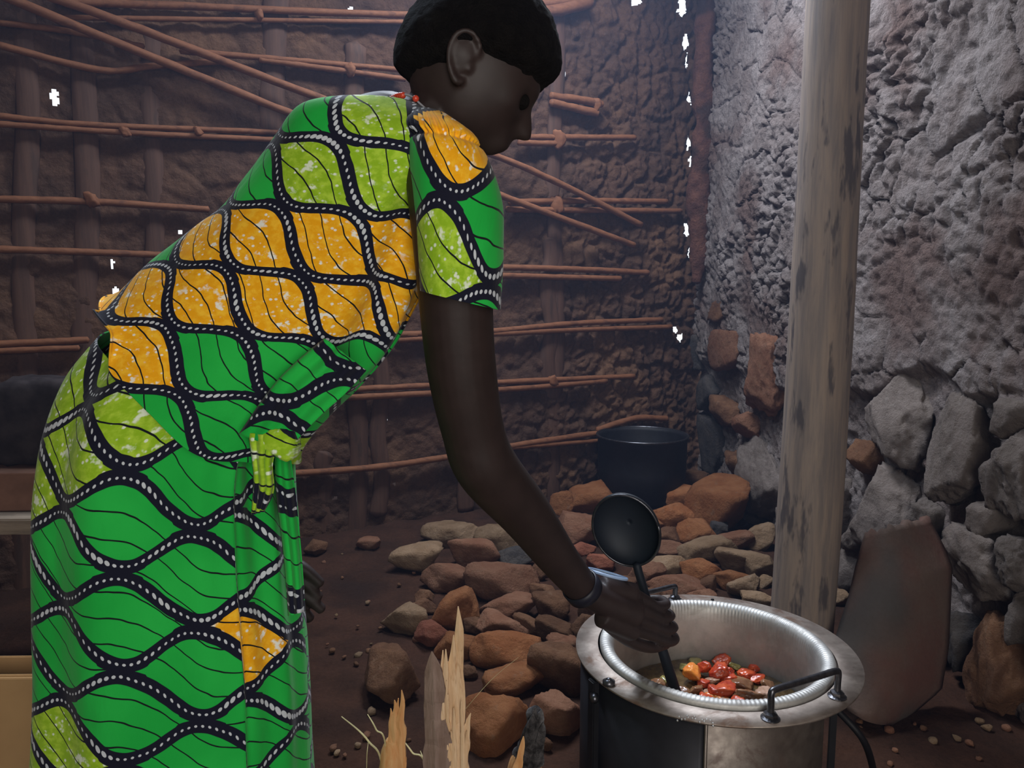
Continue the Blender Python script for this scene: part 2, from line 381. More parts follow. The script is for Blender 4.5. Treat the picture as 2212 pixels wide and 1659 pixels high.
#@@STRUCT
# ------------------------------------------------------------------ setting: walls, floor, ceiling
B0 = np.array([-3.0, 4.41-.58*3.0]); B1 = np.array([1.545, 5.306])       # back wall line
R0 = np.array([1.86, -2.5]); R1 = np.array([1.245, 5.13])                 # right wall line
def back_Y(X): return 4.41+.58*X
def right_X(Y): return 1.245+(5.13-Y)*.0806
def on_back(px, py, off=0.0):
    u = (px-1106)/F; v = (829.5-py)/F; dy = CP+v*SP
    Y = (4.41-off)/(dy-.58*u)*dy
    return U(px, py, Y)
def on_right(px, py, off=0.0):
    u = (px-1106)/F; v = (829.5-py)/F; dy = CP+v*SP
    # X = 1.245 + (5.13-Y)*.0806 - off
    k = (1.245+5.13*.0806-off)/(u+.0806*dy); return U(px, py, k*dy)
def wall_grid(name, A, B, s0, s1, z0, z1, step, disp, m, n_in, holes=None):
    d = (B-A)/np.linalg.norm(B-A); L = np.linalg.norm(B-A)
    S = np.arange(s0, min(s1, L)+step*.5, step); Z = np.arange(z0, z1+step*.5, step)
    ss, zz = np.meshgrid(S, Z); ss = ss.ravel(); zz = zz.ravel()
    P = np.c_[A[0]+d[0]*ss, A[1]+d[1]*ss, zz]
    h = disp(P, ss, zz); Q = P+np.c_[np.full(len(h), n_in[0]), np.full(len(h), n_in[1]), np.zeros(len(h))]*h[:, None]
    nu, nv = len(S), len(Z)
    idx = np.arange(nu*nv).reshape(nv, nu)
    f = np.stack([idx[:-1, :-1], idx[:-1, 1:], idx[1:, 1:], idx[1:, :-1]], -1).reshape(-1, 4)
    if holes is not None:
        keep = ~holes(P[f].mean(1)); f = f[keep]
    me = bpy.data.meshes.new(name); me.vertices.add(len(Q)); me.vertices.foreach_set('co', Q.ravel())
    me.loops.add(f.size); me.loops.foreach_set('vertex_index', f.ravel().astype(np.int32))
    me.polygons.add(len(f)); me.polygons.foreach_set('loop_start', np.arange(0, f.size, 4, dtype=np.int32))
    me.polygons.foreach_set('loop_total', np.full(len(f), 4, np.int32)); me.update(calc_edges=True); me.validate()
    return tag(link(name, me, m), kind='structure')
def proj(P):
    P = np.asarray(P, float); z = P[..., 2]-H; d = P[..., 1]*CP-z*SP; up = P[..., 1]*SP+z*CP
    return 1106+F*P[..., 0]/d, 829.5-F*up/d
HOLES = [(116, 204, 7, 10), (121, 218, 6, 8), (388, 503, 5, 5), (38, 572, 4, 9), (243, 568, 3, 4), (243, 577, 2, 3), (247, 630, 6, 8),
         (760, 20, 3, 4), (1217, 160, 3, 5), (1376, 3, 9, 6), (829, 765, 2, 12), (831, 826, 3, 8), (833, 885, 3, 26), (722, 1075, 3, 3),
         (855, 1047, 2, 3), (90, 868, 3, 3), (1458, 712, 3, 6), (1466, 730, 4, 9),
         (1472, 14, 5, 20), (1479, 92, 4, 16), (1484, 130, 1.5, 16), (1489, 215, 1, 14), (1485, 310, 1.5, 18), (1489, 350, 1.5, 14), (1490, 400, 1.5, 18),
         (1487, 455, 3, 22), (1482, 497, 7, 13), (1488, 540, 1, 14)]
def back_holes(C):
    x, y = proj(C); r = np.zeros(len(C), bool)
    wx = 2.5*vnoise(C, 60, 3); wy = 4*vnoise(C, 50, 4)
    for (hx, hy, rx, ry) in HOLES:
        r |= ((x+wx-hx)/(rx+1.2))**2+((y+wy-hy)/(ry+1.0))**2 < 1
    return r
def back_disp(P, s, z):
    X = P[:, 0]; right = np.clip((X+.1)/.7, 0, 1)       # rougher lumps towards the corner
    d = .030*fbm(P, 1.6, 3, 5)+.012*fbm(P, 9, 4, 6)
    f1, f2 = voro2(np.c_[s, z]+.05*np.c_[vnoise(P, 5, 8), vnoise(P, 5, 9)], 6.5, 3)
    lump = np.clip(f2-f1, 0, .35)/.35
    d += (.008+.016*right)*(lump-.5)
    f1, f2 = voro2(np.c_[s, z]+.03*np.c_[fbm(P, 12, 2, 14), fbm(P, 12, 2, 15)], 13, 5); d += (.004+.008*right)*(np.clip(f2-f1, 0, .4)/.4-.5)+(.005+.014*right)*fbm(P, 24, 4, 12, .6)
    return d
nb_in = np.array([.58, -1.0])/math.hypot(.58, 1)
wall_grid('wall_back', B0, B1, .55, 9, -.06, 3.35, .0085, back_disp, M['mud_brown'], nb_in, back_holes)
nr_in = np.array([-1.0, -.0806])
def plaster_line(P):            # height where the rendered mud ends and bare rubble begins
    return .86+.10*vnoise(P*np.array([1, 1, 0]), 3.0, 31)+.05*vnoise(P, 9, 32)-.10*np.clip((P[:, 1]-3.2)/2, 0, 1)
def right_disp(P, s, z):
    k = np.clip((z-plaster_line(P))/.06, 0, 1)
    q = np.c_[s, z]+.035*np.c_[fbm(P, 6, 2, 41), fbm(P, 6, 2, 42)]
    f1, f2 = voro2(q, 4.6, 11); crack = 1-np.clip((f2-f1)/.07, 0, 1)
    mask = np.clip(vnoise(P, 2.3, 50)*2+.5, 0, 1)
    f1, f2 = voro2(q, 11, 12); lump = np.clip((f2-f1), 0, .3)/.3
    rough = np.clip(fbm(P, 2.0, 3, 60)*2.4+.55, .15, 1)
    d = .05*fbm(P, 1.1, 3, 61)+.020*fbm(P, 7, 3, 62)
    d += -.034*crack*mask+rough*(.026*(lump-.6)+.022*fbm(P, 24, 3, 63, .6, True))+.010*fbm(P, 34, 3, 64)
    pits = np.clip(vnoise(P, 13, 70)-.45, 0, 1); d -= pits*.07*rough
    low = .035*fbm(P, 6, 4, 80)-.035+.02*fbm(P, 30, 3, 81)
    return d*k+.02*k+low*(1-k)
wall_grid('wall_right', R0, R1, 3.6, 9, -.06, 3.35, .0085, right_disp, M['mud_grey'], nr_in)
def slab(name, pts, m, z0, z1, thick=.12):
    """plain wall between ground points, outward thickness"""
    a, b = [Vector((*p, 0)) for p in pts]; d = (b-a).normalized(); n = Vector((d.y, -d.x, 0))*thick
    V = [a, b, b+n, a+n]; V = [v+Vector((0, 0, z0)) for v in V]+[v+Vector((0, 0, z1)) for v in V]
    o = mesh(name, V, [(0, 1, 5, 4), (1, 2, 6, 5), (2, 3, 7, 6), (3, 0, 4, 7), (4, 5, 6, 7), (3, 2, 1, 0)], m, None, False)
    return tag(o, kind='structure')
wr = bpy.data.objects['wall_right']; wb = bpy.data.objects['wall_back']
d_ = (R1-R0)/np.linalg.norm(R1-R0); e_ = R0+d_*3.62
slab('wall_right_near', [tuple(e_), tuple(R0)], M['outer'], -.06, 3.6).name = 'wall_right_front'
slab('wall_left', [(-3.0, -2.5), (-3.0, 2.95)], M['outer'], -.06, 3.6).location = (-.12, 0, 0)
d_ = (B1-B0)/np.linalg.norm(B1-B0); e_ = B0+d_*.6
slab('wall_back_left', [tuple(B0), tuple(e_)], M['outer'], -.06, 3.6)
# wall behind the viewer with its doorway
bm = bmesh.new()
for x0, x1, z0, z1 in ((-3.1, -.25, -.06, 3.6), (.95, 1.98, -.06, 3.6), (-.25, .95, 2.35, 3.6)):
    box_bm(bm, ((x0+x1)/2, -1.46, (z0+z1)/2), (x1-x0, .12, z1-z0))
tag(from_bm('wall_front', bm, M['outer'], None, False), kind='structure')
# roof with an opening over the hearth; upper wall strip up to it
bm = bmesh.new()
for x0, x1, y0, y1 in ((-3.2, 2.0, -2.7, 2.1), (-3.2, -1.4, 2.1, 2.8), (-.6, 2.0, 2.1, 2.8), (-3.2, 2.0, 2.8, 2.92), (-3.2, -.2, 2.92, 3.78), (.7, 2.0, 2.92, 3.78), (-3.2, 2.0, 3.78, 5.6)):
    box_bm(bm, ((x0+x1)/2, (y0+y1)/2, 3.64), (x1-x0, y1-y0, .08))
tag(from_bm('ceiling', bm, M['board'], None, False), kind='structure')
slab('trim_1', [tuple(B0), tuple(B1)], M['outer'], 3.33, 3.62)
slab('trim_2', [tuple(R1), tuple(R0)], M['outer'], 3.33, 3.62)
# floor
S = .016
xs = np.arange(-1.9, 1.75, S); ys = np.arange(1.5, 5.3, S); xx, yy = np.meshgrid(xs, ys)
P = np.c_[xx.ravel(), yy.ravel(), np.zeros(xx.size)]
P[:, 2] = .012*fbm(P, 4, 3, 90)+.010*fbm(P, 16, 4, 91)+.006*np.abs(fbm(P, 45, 2, 92))-.008
fl = mesh('floor', P, grid_faces(len(xs), len(ys)), M['floor']); tag(fl, kind='structure')
bm = bmesh.new(); box_bm(bm, (-.6, 1.2, -.08), (5.4, 8.6, .1)); tag(from_bm('floor_base', bm, M['floor'], None, False), kind='structure').name = 'floor_base'

# ------------------------------------------------------------------ stones
def stone_vf(c, s, rot=0, seed=0, sub=3, cut=9, tilt=0, rough=.035):
    bm = bmesh.new(); bmesh.ops.create_icosphere(bm, subdivisions=sub, radius=1)
    D = np.array([v.co[:] for v in bm.verts]); Fc = [[v.index for v in f.verts] for f in bm.faces]; bm.free()
    D /= np.linalg.norm(D, axis=1)[:, None]; D0 = D/(np.abs(D)**3.2).sum(1)[:, None]**(1/3.2)
    r = np.random.default_rng(seed); N = r.normal(size=(cut, 3)); N /= np.linalg.norm(N, axis=1)[:, None]
    N = np.vstack([N, [0, 0, 1], [0, 0, -1]]); O = np.r_[r.uniform(.52, .84, cut), r.uniform(.62, .8), .74]
    dots = D@N.T; rad = np.where(dots > .05, O/np.maximum(dots, .05), 9).min(1); L0 = np.linalg.norm(D0, axis=1); rad = np.minimum(rad*1.04, L0*.95)
    V = D*rad[:, None]
    V *= (1+.06*fbm(V+seed*3.1, 1.3, 2, seed)+rough*1.5*fbm(V+seed*1.7, 5.5, 4, seed+5, .6)-rough*1.2*np.abs(fbm(V+seed*2.3, 2.6, 3, seed+9)))[:, None]
    V /= (V.max(0)-V.min(0))/2
    V = V*np.array(s)/2
    ct, st = math.cos(tilt), math.sin(tilt); V = V@np.array([[ct, 0, st], [0, 1, 0], [-st, 0, ct]])
    cr, sr = math.cos(rot), math.sin(rot); V = V@np.array([[cr, sr, 0], [-sr, cr, 0], [0, 0, 1]])
    return V+np.array(c), Fc
# rubble showing in the foot of the right wall: every stone a part of that wall
WS = [(1565, 755, 90, 95, 'pink'), (1648, 805, 110, 180, 'pink'), (1555, 893, 66, 68, 'brown'), (1604, 918, 44, 56, 'pink'), (1552, 668, 66, 56, 'brown'),
      (1640, 1040, 150, 170, 'grey'), (1520, 960, 60, 130, 'dark'), (1525, 850, 50, 80, 'dark'), (1500, 760, 40, 80, 'dark'), (1912, 905, 190, 205, 'grey'), (2062, 970, 145, 250, 'grey'),
      (2178, 905, 110, 90, 'grey'), (2195, 1020, 150, 210, 'grey'), (1905, 1095, 180, 190, 'grey'), (1838, 1225, 66, 120, 'grey'),
      (1848, 1165, 60, 60, 'grey'), (2105, 1215, 190, 150, 'grey'), (2200, 1215, 100, 110, 'grey'), (2150, 1450, 170, 260, 'brown'),
      (2205, 1335, 70, 150, 'grey'), (1852, 985, 60, 70, 'brown'), (1985, 1120, 60, 90, 'grey'), (2075, 1390, 70, 130, 'dark'),
      (1705, 1170, 120, 150, 'grey'), (1600, 1130, 90, 100, 'grey'), (1762, 900, 120, 160, 'grey'), (1770, 1090, 110, 150, 'grey'),
      (2125, 1120, 80, 90, 'grey'), (1960, 1240, 90, 100, 'grey'), (2000, 1370, 110, 140, 'dark'), (1815, 1330, 60, 60, 'tan'), (1540, 1060, 60, 60, 'dark'),
      (2290, 1150, 150, 180, 'grey'), (2300, 1400, 150, 200, 'grey'), (1590, 1010, 60, 60, 'brown'), (1760, 1260, 90, 90, 'grey'), (2030, 1060, 60, 60, 'dark')]
for k, (px, py, w_, h_, c_) in enumerate(WS):
    p = on_right(px, py, .02); s_ = scale_at(p); big = min(w_, h_) > 90
    # a metre along the wall is foreshortened to about this many px
    along = abs(proj(np.array([[p.x+.04, p.y-.5, p.z]]))[0][0]-proj(np.array([[p.x-.04, p.y+.5, p.z]]))[0][0])
    size = (.10 if big else .06, max(.06, min(w_/along*.72, .62)), h_/s_*1.02)
    dep = size[0]; c = Vector(p)+Vector((.035, 0, 0))
    V, Fc = stone_vf(c, (dep+.09, size[1], size[2]), .08, 300+k, 5 if big else 4, 9, 0, .09)
    mesh('stone', V, Fc, M['stone_'+c_], wr)

# back wall: laths, sticks, ties are parts of the wall
for (x, y0, y1, w_) in ((55, -20, 900, 46), (185, -20, 700, 50), (330, 60, 500, 40), (592, -20, 260, 55), (770, 100, 300, 46), (1200, 20, 700, 36), (1188, 520, 860, 46),
                        (820, 700, 1110, 40), (1010, 700, 1100, 40), (700, 980, 1150, 40)):
    y0 = -60 if y0 < 60 else y0; y1 = {700: 1240, 900: 1300, 500: 1240, 300: 1240, 260: 1240}.get(y1, y1)
    pts = [on_back(x+6*math.sin(k*1.7+x), y0+(y1-y0)*k/8, -.006) for k in range(9)]
    tube('lath', pts, w_/scale_at(pts[4])*.5, M['lath'], wb, seg=12, n=40, flat=.42, flat_dir=(.5, -.86, 0), rough=.12, seed=int(x))
STK = [([(120, 3), (400, 14), (880, 32), (1110, 28)], 9), ([(140, 38), (870, 48)], 6), ([(1105, 30), (1200, 22), (1275, 6)], 14), ([(1105, 14), (1250, 2)], 10),
       ([(0, 50), (150, 68), (310, 100)], 7), ([(-10, 96), (150, 138), (240, 153), (330, 142), (480, 132)], 8), ([(390, 110), (640, 130), (870, 152)], 7),
       ([(560, 128), (700, 148), (875, 172)], 7), ([(-10, 250), (200, 270), (620, 286)], 7), ([(-10, 268), (300, 288), (600, 302)], 7),
       ([(1120, 296), (1250, 297), (1372, 298)], 7), ([(1120, 309), (1212, 311)], 7), ([(-10, 430), (200, 436), (450, 453)], 8), ([(1100, 437), (1260, 434), (1440, 436)], 7),
       ([(1095, 452), (1300, 454), (1470, 457)], 7), ([(-10, 538), (200, 545), (380, 552)], 8), ([(1080, 577), (1240, 582), (1400, 588)], 7), ([(1080, 596), (1340, 602)], 7),
       ([(-10, 743), (190, 735)], 8), ([(-10, 758), (170, 752)], 8), ([(850, 722), (1060, 715), (1250, 698), (1430, 690)], 7), ([(860, 735), (1200, 714), (1450, 706)], 7),
       ([(740, 842), (1100, 825), (1370, 812)], 7), ([(740, 858), (1100, 840), (1310, 822)], 8), ([(600, 1026), (800, 1010), (1000, 982), (1150, 955), (1300, 934)], 8),
       ([(1090, 968), (1290, 952)], 6), ([(-10, 888), (110, 874)], 8), ([(1190, 208), (1250, 216), (1300, 226)], 9), ([(1190, 222), (1290, 244)], 9), ([(1290, 930), (1370, 905), (1440, 905)], 7),
       ([(640, 722), (900, 724)], 7)]
for k, (pp, r) in enumerate(STK):
    pts = [on_back(x, y+random.uniform(-1, 1), .045) for x, y in pp]
    tube('stick', pts, r/scale_at(pts[0]), M['stick'], wb, seg=8, n=30, rough=.22, seed=k)
DG = [[(-60, -36), (640, 250), (1090, 425), (1370, 530)], [(60, -25), (300, 62), (720, 222), (1110, 352), (1385, 486)]]
for k, pp in enumerate(DG):
    t = 'long slanting stick %s' % ('running lower across the wattle wall from its upper left' if k == 0 else 'running higher across the wattle wall, ending at the longer tip')
    o = tube('slanting_stick', [on_back(x, y, .10) for x, y in pp], 8/420, M['stick'], None, seg=10, n=60, rough=.2, seed=50+k)
    tag(set_origin(o), t, 'stick', 'long slanting sticks tied across the wattle wall')
for k, (x, y, r) in enumerate(((560, 32, 12), (757, 150, 14), (1206, 300, 18), (1203, 443, 17), (1195, 824, 12), (270, 284, 10), (195, 430, 16), (1288, 228, 13), (430, 284, 9))):
    c = on_back(x, y, .055); s_ = r/scale_at(c); pts = []
    V, Fc = stone_vf(c, (s_*1.8, .05, s_*2.4), 0, 900+k, 3, 5, .3, .2); mesh('binding', V, Fc, M['stick'], wb)
# peeling timber in the corner
pts = [Vector((1.245-.06+.012*math.sin(k*2.1), 4.93+.01*math.sin(k), 1.30+k*.25)) for k in range(9)]
tag(set_origin(tube('corner_post', pts, [.03]+[.062]*8, M['red_timber'], None, seg=48, n=300, rough=.55, seed=9)), 'rough dark red timber post standing in the corner beside bright gaps', 'post')

#@@ROCKS
# ------------------------------------------------------------------ rubble heap on the floor
RK = [  # px, py, w, h, colour, label
 (975,1155,122,60,'tan','pale long rock at the top left of the rubble heap'),
 (903,1205,106,62,'tan','pale wedge-shaped rock at the far left edge of the heap'),
 (1026,1198,104,76,'pink','grey-sided rock with pinkish top behind the forearm'),
 (1086,1165,90,62,'tan','whitish rock half hidden by the underside of the forearm'),
 (1107,1207,76,44,'dark','smooth dark grey stone in the heap below the forearm'),
 (981,1250,114,64,'pink','flat pink-brown rock with squared left side below the wedge-shaped one'),
 (1091,1259,142,78,'pink','broad pink-brown rock right of the flat one, widest in its row'),
 (1100,1314,112,56,'pink','oblong block-like rock with straight upper edge'),
 (1175,1277,46,32,'brown',None),(1187,1313,66,64,'brown','round brown rock just below the wrist'),
 (986,1323,86,88,'orange','tall orange-brown slab standing in the heap above the wood splinters'),
 (920,1291,34,32,'brown',None),(912,1312,46,34,'brown',None),
 (873,1338,92,60,'tan','pale hollowed rock at the left end of the middle row'),
 (932,1371,62,52,'red','small red rock left of the tall wood splinters'),
 (995,1394,82,52,'orange','orange rock partly behind the tall wood splinters'),(1022,1353,40,32,'brown',None),
 (1079,1352,106,52,'pink','low slanting rock behind the large smooth orange one'),
 (1096,1404,132,78,'orange','large smooth orange rock in the middle of the heap'),
 (1146,1353,66,42,'brown','small brown rock at the right of the slanting one'),(1204,1366,72,50,'brown','grey-brown rock next to the stove flange'),
 (1204,1440,116,98,'brown','big rough brown rock directly left of the stove'),(1222,1390,62,30,'pink',None),
 (1114,1470,122,38,'orange','thin flat orange rock like a slab on edge'),(1120,1438,50,32,'brown',None),(1008,1452,37,28,'brown',None),
 (848,1462,112,118,'brown','large dark brown rock standing alone at the lower left of the heap'),
 (1077,1560,138,118,'orange','largest orange rock low in the foreground beside the charred log'),
 (1204,1546,108,94,'pink','pink-brown rock between the charred log and the stove'),(1180,1606,24,26,'brown',None),
 (797,1175,44,28,'pink','small lone rock on the bare floor near the back wall'),(682,1184,34,32,'brown',None),
 (1258,1356,44,54,'brown',None),(1162,1238,34,30,'brown',None),
 (1215,1087,43,53,'orange','upright orange rock at the back edge of the heap'),(1283,1082,95,60,'orange','orange rock left behind the ladle bowl'),
 (1242,1147,76,76,'pink','reddish rock between the forearm and the ladle bowl'),(1343,1045,54,32,'brown','small brown clod under the black pot'),
 (1417,1075,66,36,'orange','flat orange rock below the black pot'),(1485,1077,82,56,'orange','orange rock with a split front below the broken slab'),
 (1485,1042,110,40,'brown','long rough broken rock right of the black pot'),(1577,1094,132,112,'orange','biggest pale slab leaning at the back of the heap near the pole'),
 (1447,1114,72,50,'orange','orange rock right of the ladle bowl, upper one'),(1516,1113,76,33,'orange','long low orange rock left of the leaning slab'),
 (1440,1161,44,42,'brown',None),(1513,1152,82,52,'orange','bright orange rock in the centre of the right heap'),
 (1457,1187,78,36,'pink','pink low rock right of the ladle bowl'),(1534,1189,106,60,'tan','tan rock with a dark right face'),
 (1588,1171,62,35,'pink','pinkish rock under the leaning slab'),(1641,1161,58,52,'tan','rounded pale rock touching the pole, upper one'),
 (1445,1221,74,48,'tan','tan brick-shaped rock right of the hand'),(1519,1234,80,50,'orange','chipped orange-brown rock below the tan one with a dark face'),
 (1600,1211,88,54,'tan','pale flat-topped rock left of the pole'),(1643,1224,46,54,'tan','knobbly pale rock touching the pole, lower one'),
 (1457,1264,108,52,'pink','wide pink rock behind the rear stove handle'),(1581,1252,80,42,'orange','smooth orange-tan rock above the pot rim'),
 (1530,1263,36,38,'brown',None),(1608,1269,62,40,'tan','small pointed pale rock near the foot of the pole'),
 (1632,1292,64,30,'tan','pale rock just above the flange beside the pole'),(1520,1286,58,24,'pink',None),(1652,1256,32,26,'tan',None),
 (1554,1142,34,32,'dark',None),(1256,1187,44,30,'red',None),(1295,1214,48,34,'red','small red rock beside the wrist under the ladle bowl'),
 (1345,1112,80,50,'orange',None),(1368,1180,84,56,'brown',None),(1395,1240,70,44,'pink',None),(1185,1180,66,46,'brown',None),(1160,1120,56,44,'brown',None),
 (1215,1225,60,44,'pink',None),(1340,1270,80,50,'brown',None),(1300,1320,80,60,'brown',None),(1395,1300,80,50,'brown',None),(1130,1160,40,36,'brown',None),
 (1810,1292,34,34,'tan','small pale stone right of the pole at the wall foot'),(1390,1130,60,40,'orange',None),(1470,1300,60,30,'brown',None)]
def small_label(px, py, c_):
    def side(q):
        dx, dy = px-q[0], py-q[1]
        return ('right of' if dx > 0 else 'left of') if abs(dx) > abs(dy)*1.3 else ('below' if dy > 0 else 'above')
    for q in sorted((q for q in RK if q[5]), key=lambda q: math.hypot(px-q[0], (py-q[1])*1.3)):
        t = 'small %s rock just %s the %s' % ({'pink': 'pinkish', 'dark': 'dark grey'}.get(c_, c_), side(q), q[5])
        if len(t.split()) <= 16 and t not in used_labels: used_labels.add(t); return t
used_labels = set()
for k, (px, py, w_, h_, c_, lab) in enumerate(RK):
    v = math.atan((py-829.5)/F)+PITCH
    hz = .05
    for _ in range(3):
        Y = (H-hz*.42)/math.tan(v); s_ = scale_at((0, Y, hz*.4)); W = w_/s_; Hh = h_/s_
        hz = min(max(.78*Hh, .36*W), 1.25*W)
    th = math.sin(v); dy = max(.62*W, min((Hh*1.12-hz*math.cos(v))/max(th, .2), 1.1*W))
    c = U(px, py, Y); c.x = min(c.x, right_X(c.y)-.60*W-.03)
    V, Fc = stone_vf((c.x, c.y, hz*.42), (W*(1.3 if w_ < 100 else 1.17), dy*1.15, hz*(1.36 if w_ < 100 else 1.25)), random.uniform(-.35, .35), 10+k, 4, 12, random.uniform(-.24, .24), .05)
    o = mesh('rock', V, Fc, M['stone_'+c_])
    tag(set_origin(o), lab or small_label(px, py, c_), 'rock', 'rocks of the rubble heap' if lab else 'small rocks wedged in the rubble heap')
for k in range(46):       # pebbles on the bare floor
    px, py = random.uniform(680, 900), random.uniform(1190, 1650)
    if k > 30: px, py = random.uniform(1840, 2180), random.uniform(1560, 1655)
    c = U(px, py, (H)/math.tan(math.atan((py-829.5)/F)+PITCH)); r = random.uniform(.006, .016)
    V, Fc = stone_vf((c.x, c.y, r*.3), (r*2, r*1.7, r*1.3), random.random()*3, 500+k, 2, 7)
    tag(set_origin(mesh('pebble', V, Fc, M['stone_'+random.choice(['pink', 'brown', 'tan'])])), 'pebble lying on the reddish earth floor', 'pebble', 'pebbles on the earth floor')

# ------------------------------------------------------------------ pole, clay shard
pts = [Vector((.928+.006*math.sin(k*.9)+.006*k, 2.35, -.03+k*.45)) for k in range(9)]
po = tube('roof_pole', pts, [.097, .097, .095, .092, .089, .088, .092, .09, .09], M['pole'], None, seg=40, n=120, rough=.025, seed=4)
tag(set_origin(po), 'thick peeled wooden roof pole standing behind the stove', 'pole')
# curved clay sherd leaning on the right wall
edgeL = [(1868, 1150), (1848, 1220), (1832, 1290), (1812, 1350), (1797, 1400), (1800, 1470), (1825, 1530)]
edgeR = [(2008, 1118), (2040, 1180), (2058, 1225), (2055, 1290), (2050, 1400), (2035, 1490), (1950, 1562)]
nA, nB = 22, 30; V = []
for j in range(nB):
    t = j/(nB-1)*(len(edgeL)-1); i = min(int(t), len(edgeL)-2); f = t-i
    l = [edgeL[i][q]*(1-f)+edgeL[i+1][q]*f for q in (0, 1)]; r = [edgeR[i][q]*(1-f)+edgeR[i+1][q]*f for q in (0, 1)]
    g = j/(nB-1)
    for i2 in range(nA):
        s_ = i2/(nA-1); x = l[0]*(1-s_)+r[0]*s_; y = l[1]*(1-s_)+r[1]*s_
        if j == nB-1: y += 0
        y += 34*math.sin(math.pi*s_)*(g**3)*.5+(4*math.sin(i2*2.1)+3*math.sin(i2*5.3) if j < 1 else 0)
        Y = 2.36-.24*g+.06*s_-.12*math.sin(math.pi*(.12+.76*s_))
        V.append(U(x, y, Y))
sh = mesh('clay_sherd', V, grid_faces(nA, nB), M['clay']); md = sh.modifiers.new('solid', 'SOLIDIFY'); md.thickness = .022; md.offset = 1
tag(set_origin(sh), 'large curved broken clay sherd leaning on the rubble wall', 'sherd')

#@@STOVE
# ------------------------------------------------------------------ stove and pot
SC = Vector((.425, 1.53, .50)); FR = .29
st = empty('wood_stove', (SC.x-.02, SC.y, 0), 'round metal wood stove with wide stained flange and bent rod handles', 'stove')
wobf = lambda t, z: .004*math.sin(3*t+1)
V, Fc = lathe_vf([(.243, 0), (FR, 0), (FR, -.004), (.243, -.004), (.243, 0)], SC, 160, None, wobf); mesh('flange', V, Fc, M['flange'], st)
BC = Vector((.398, 1.53, 0))
V, Fc = lathe_vf([(.243, 0), (.243, .02), (.246, .02), (.246, .49), (.240, .494), (.236, .49)], BC, 96); mesh('barrel', V, Fc, M['barrel'], st)
# dark sheet wrapped round the left half
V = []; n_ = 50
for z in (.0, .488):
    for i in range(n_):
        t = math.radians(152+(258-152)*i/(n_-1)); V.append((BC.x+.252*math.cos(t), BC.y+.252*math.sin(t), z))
left_sh = mesh('left_sheet', V, grid_faces(n_, 2), M['shield'], st); md = left_sh.modifiers.new('s', 'SOLIDIFY'); md.thickness = .003
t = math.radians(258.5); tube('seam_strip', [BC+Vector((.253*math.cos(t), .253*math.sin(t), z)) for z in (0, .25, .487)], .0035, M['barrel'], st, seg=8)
# legs and brace rod
def stove_leg(t):
    p = BC+Vector((.262*math.cos(t), .262*math.sin(t), 0)); bm = bmesh.new()
    box_bm(bm, p+Vector((0, 0, .245)), (.022, .014, .49), Matrix.Rotation(t+1.57, 3, 'Z'), .002)
    l = from_bm('leg', bm, M['soot'], st, False); V, Fc = tube_vf([p+Vector((0, -.006, .462)), p+Vector((0, -.024, .462))], .009, seg=6); mesh('bolt', V, Fc, M['rod'], l)
for t in (math.radians(-22), math.radians(62), math.radians(205)): stove_leg(t)
tube('brace_rod', [BC+Vector((.25, -.10, .42)), BC+Vector((.30, -.12, .36)), Vector((.80, 1.55, .16)), Vector((.86, 1.62, .02))], .007, M['soot'], st, seg=8, n=24)
# handles: bars screwed on the flange with nuts
def flange_pt(px, py):
    v = math.atan((py-829.5)/F)+PITCH; Y = (H-.50)/math.tan(v); return U(px, py, Y)
def handle(a, b, hgt):
    a = flange_pt(*a); b = flange_pt(*b); up = Vector((0, 0, hgt)); d = (b-a)*.06
    pts = [a-Vector((0, 0, .012)), a+up*.5, a+up*.9, a+up+d*.9, a+(b-a)*.3+up, a+(b-a)*.7+up, b+up-d*.9, b+up*.9, b+up*.5, b-Vector((0, 0, .012))]
    hd = tube('handle', pts, .0062, M['rod'], st, seg=10, n=70)
    for p in (a, b):
        V, Fc = merge([tube_vf([p+Vector((0, 0, .001)), p+Vector((0, 0, .010))], .0125, seg=6), tube_vf([p+Vector((0, 0, -.001)), p+Vector((0, 0, .002))], .017, seg=20)])
        mesh('nut', V, Fc, M['rod'], hd, False)
handle((1664, 1552), (1808, 1505), .052)
handle((1322, 1330), (1458, 1296), .036)
p = flange_pt(1315, 1478); V, Fc = merge([tube_vf([p, p+Vector((0, 0, .007))], .012, seg=20), tube_vf([p+Vector((0, 0, .006)), p+Vector((0, 0, .011))], .006, seg=6)]); mesh('screw', V, Fc, M['rod'], st)
p = flange_pt(1539, 1296); V, Fc = tube_vf([p, p+Vector((0, 0, .002))], .004, seg=10); mesh('screw', V, Fc, M['soot'], st)
for k in range(16):      # drops of water on the flange
    p = flange_pt(1462+k*5.4+random.uniform(-3, 3), 1548+random.uniform(-6, 9)+k*.9)
    bm = bmesh.new(); bmesh.ops.create_icosphere(bm, subdivisions=2, radius=.0018, matrix=Matrix.Translation(p)); from_bm('water_drop', bm, M['alu'], st)
local(st)
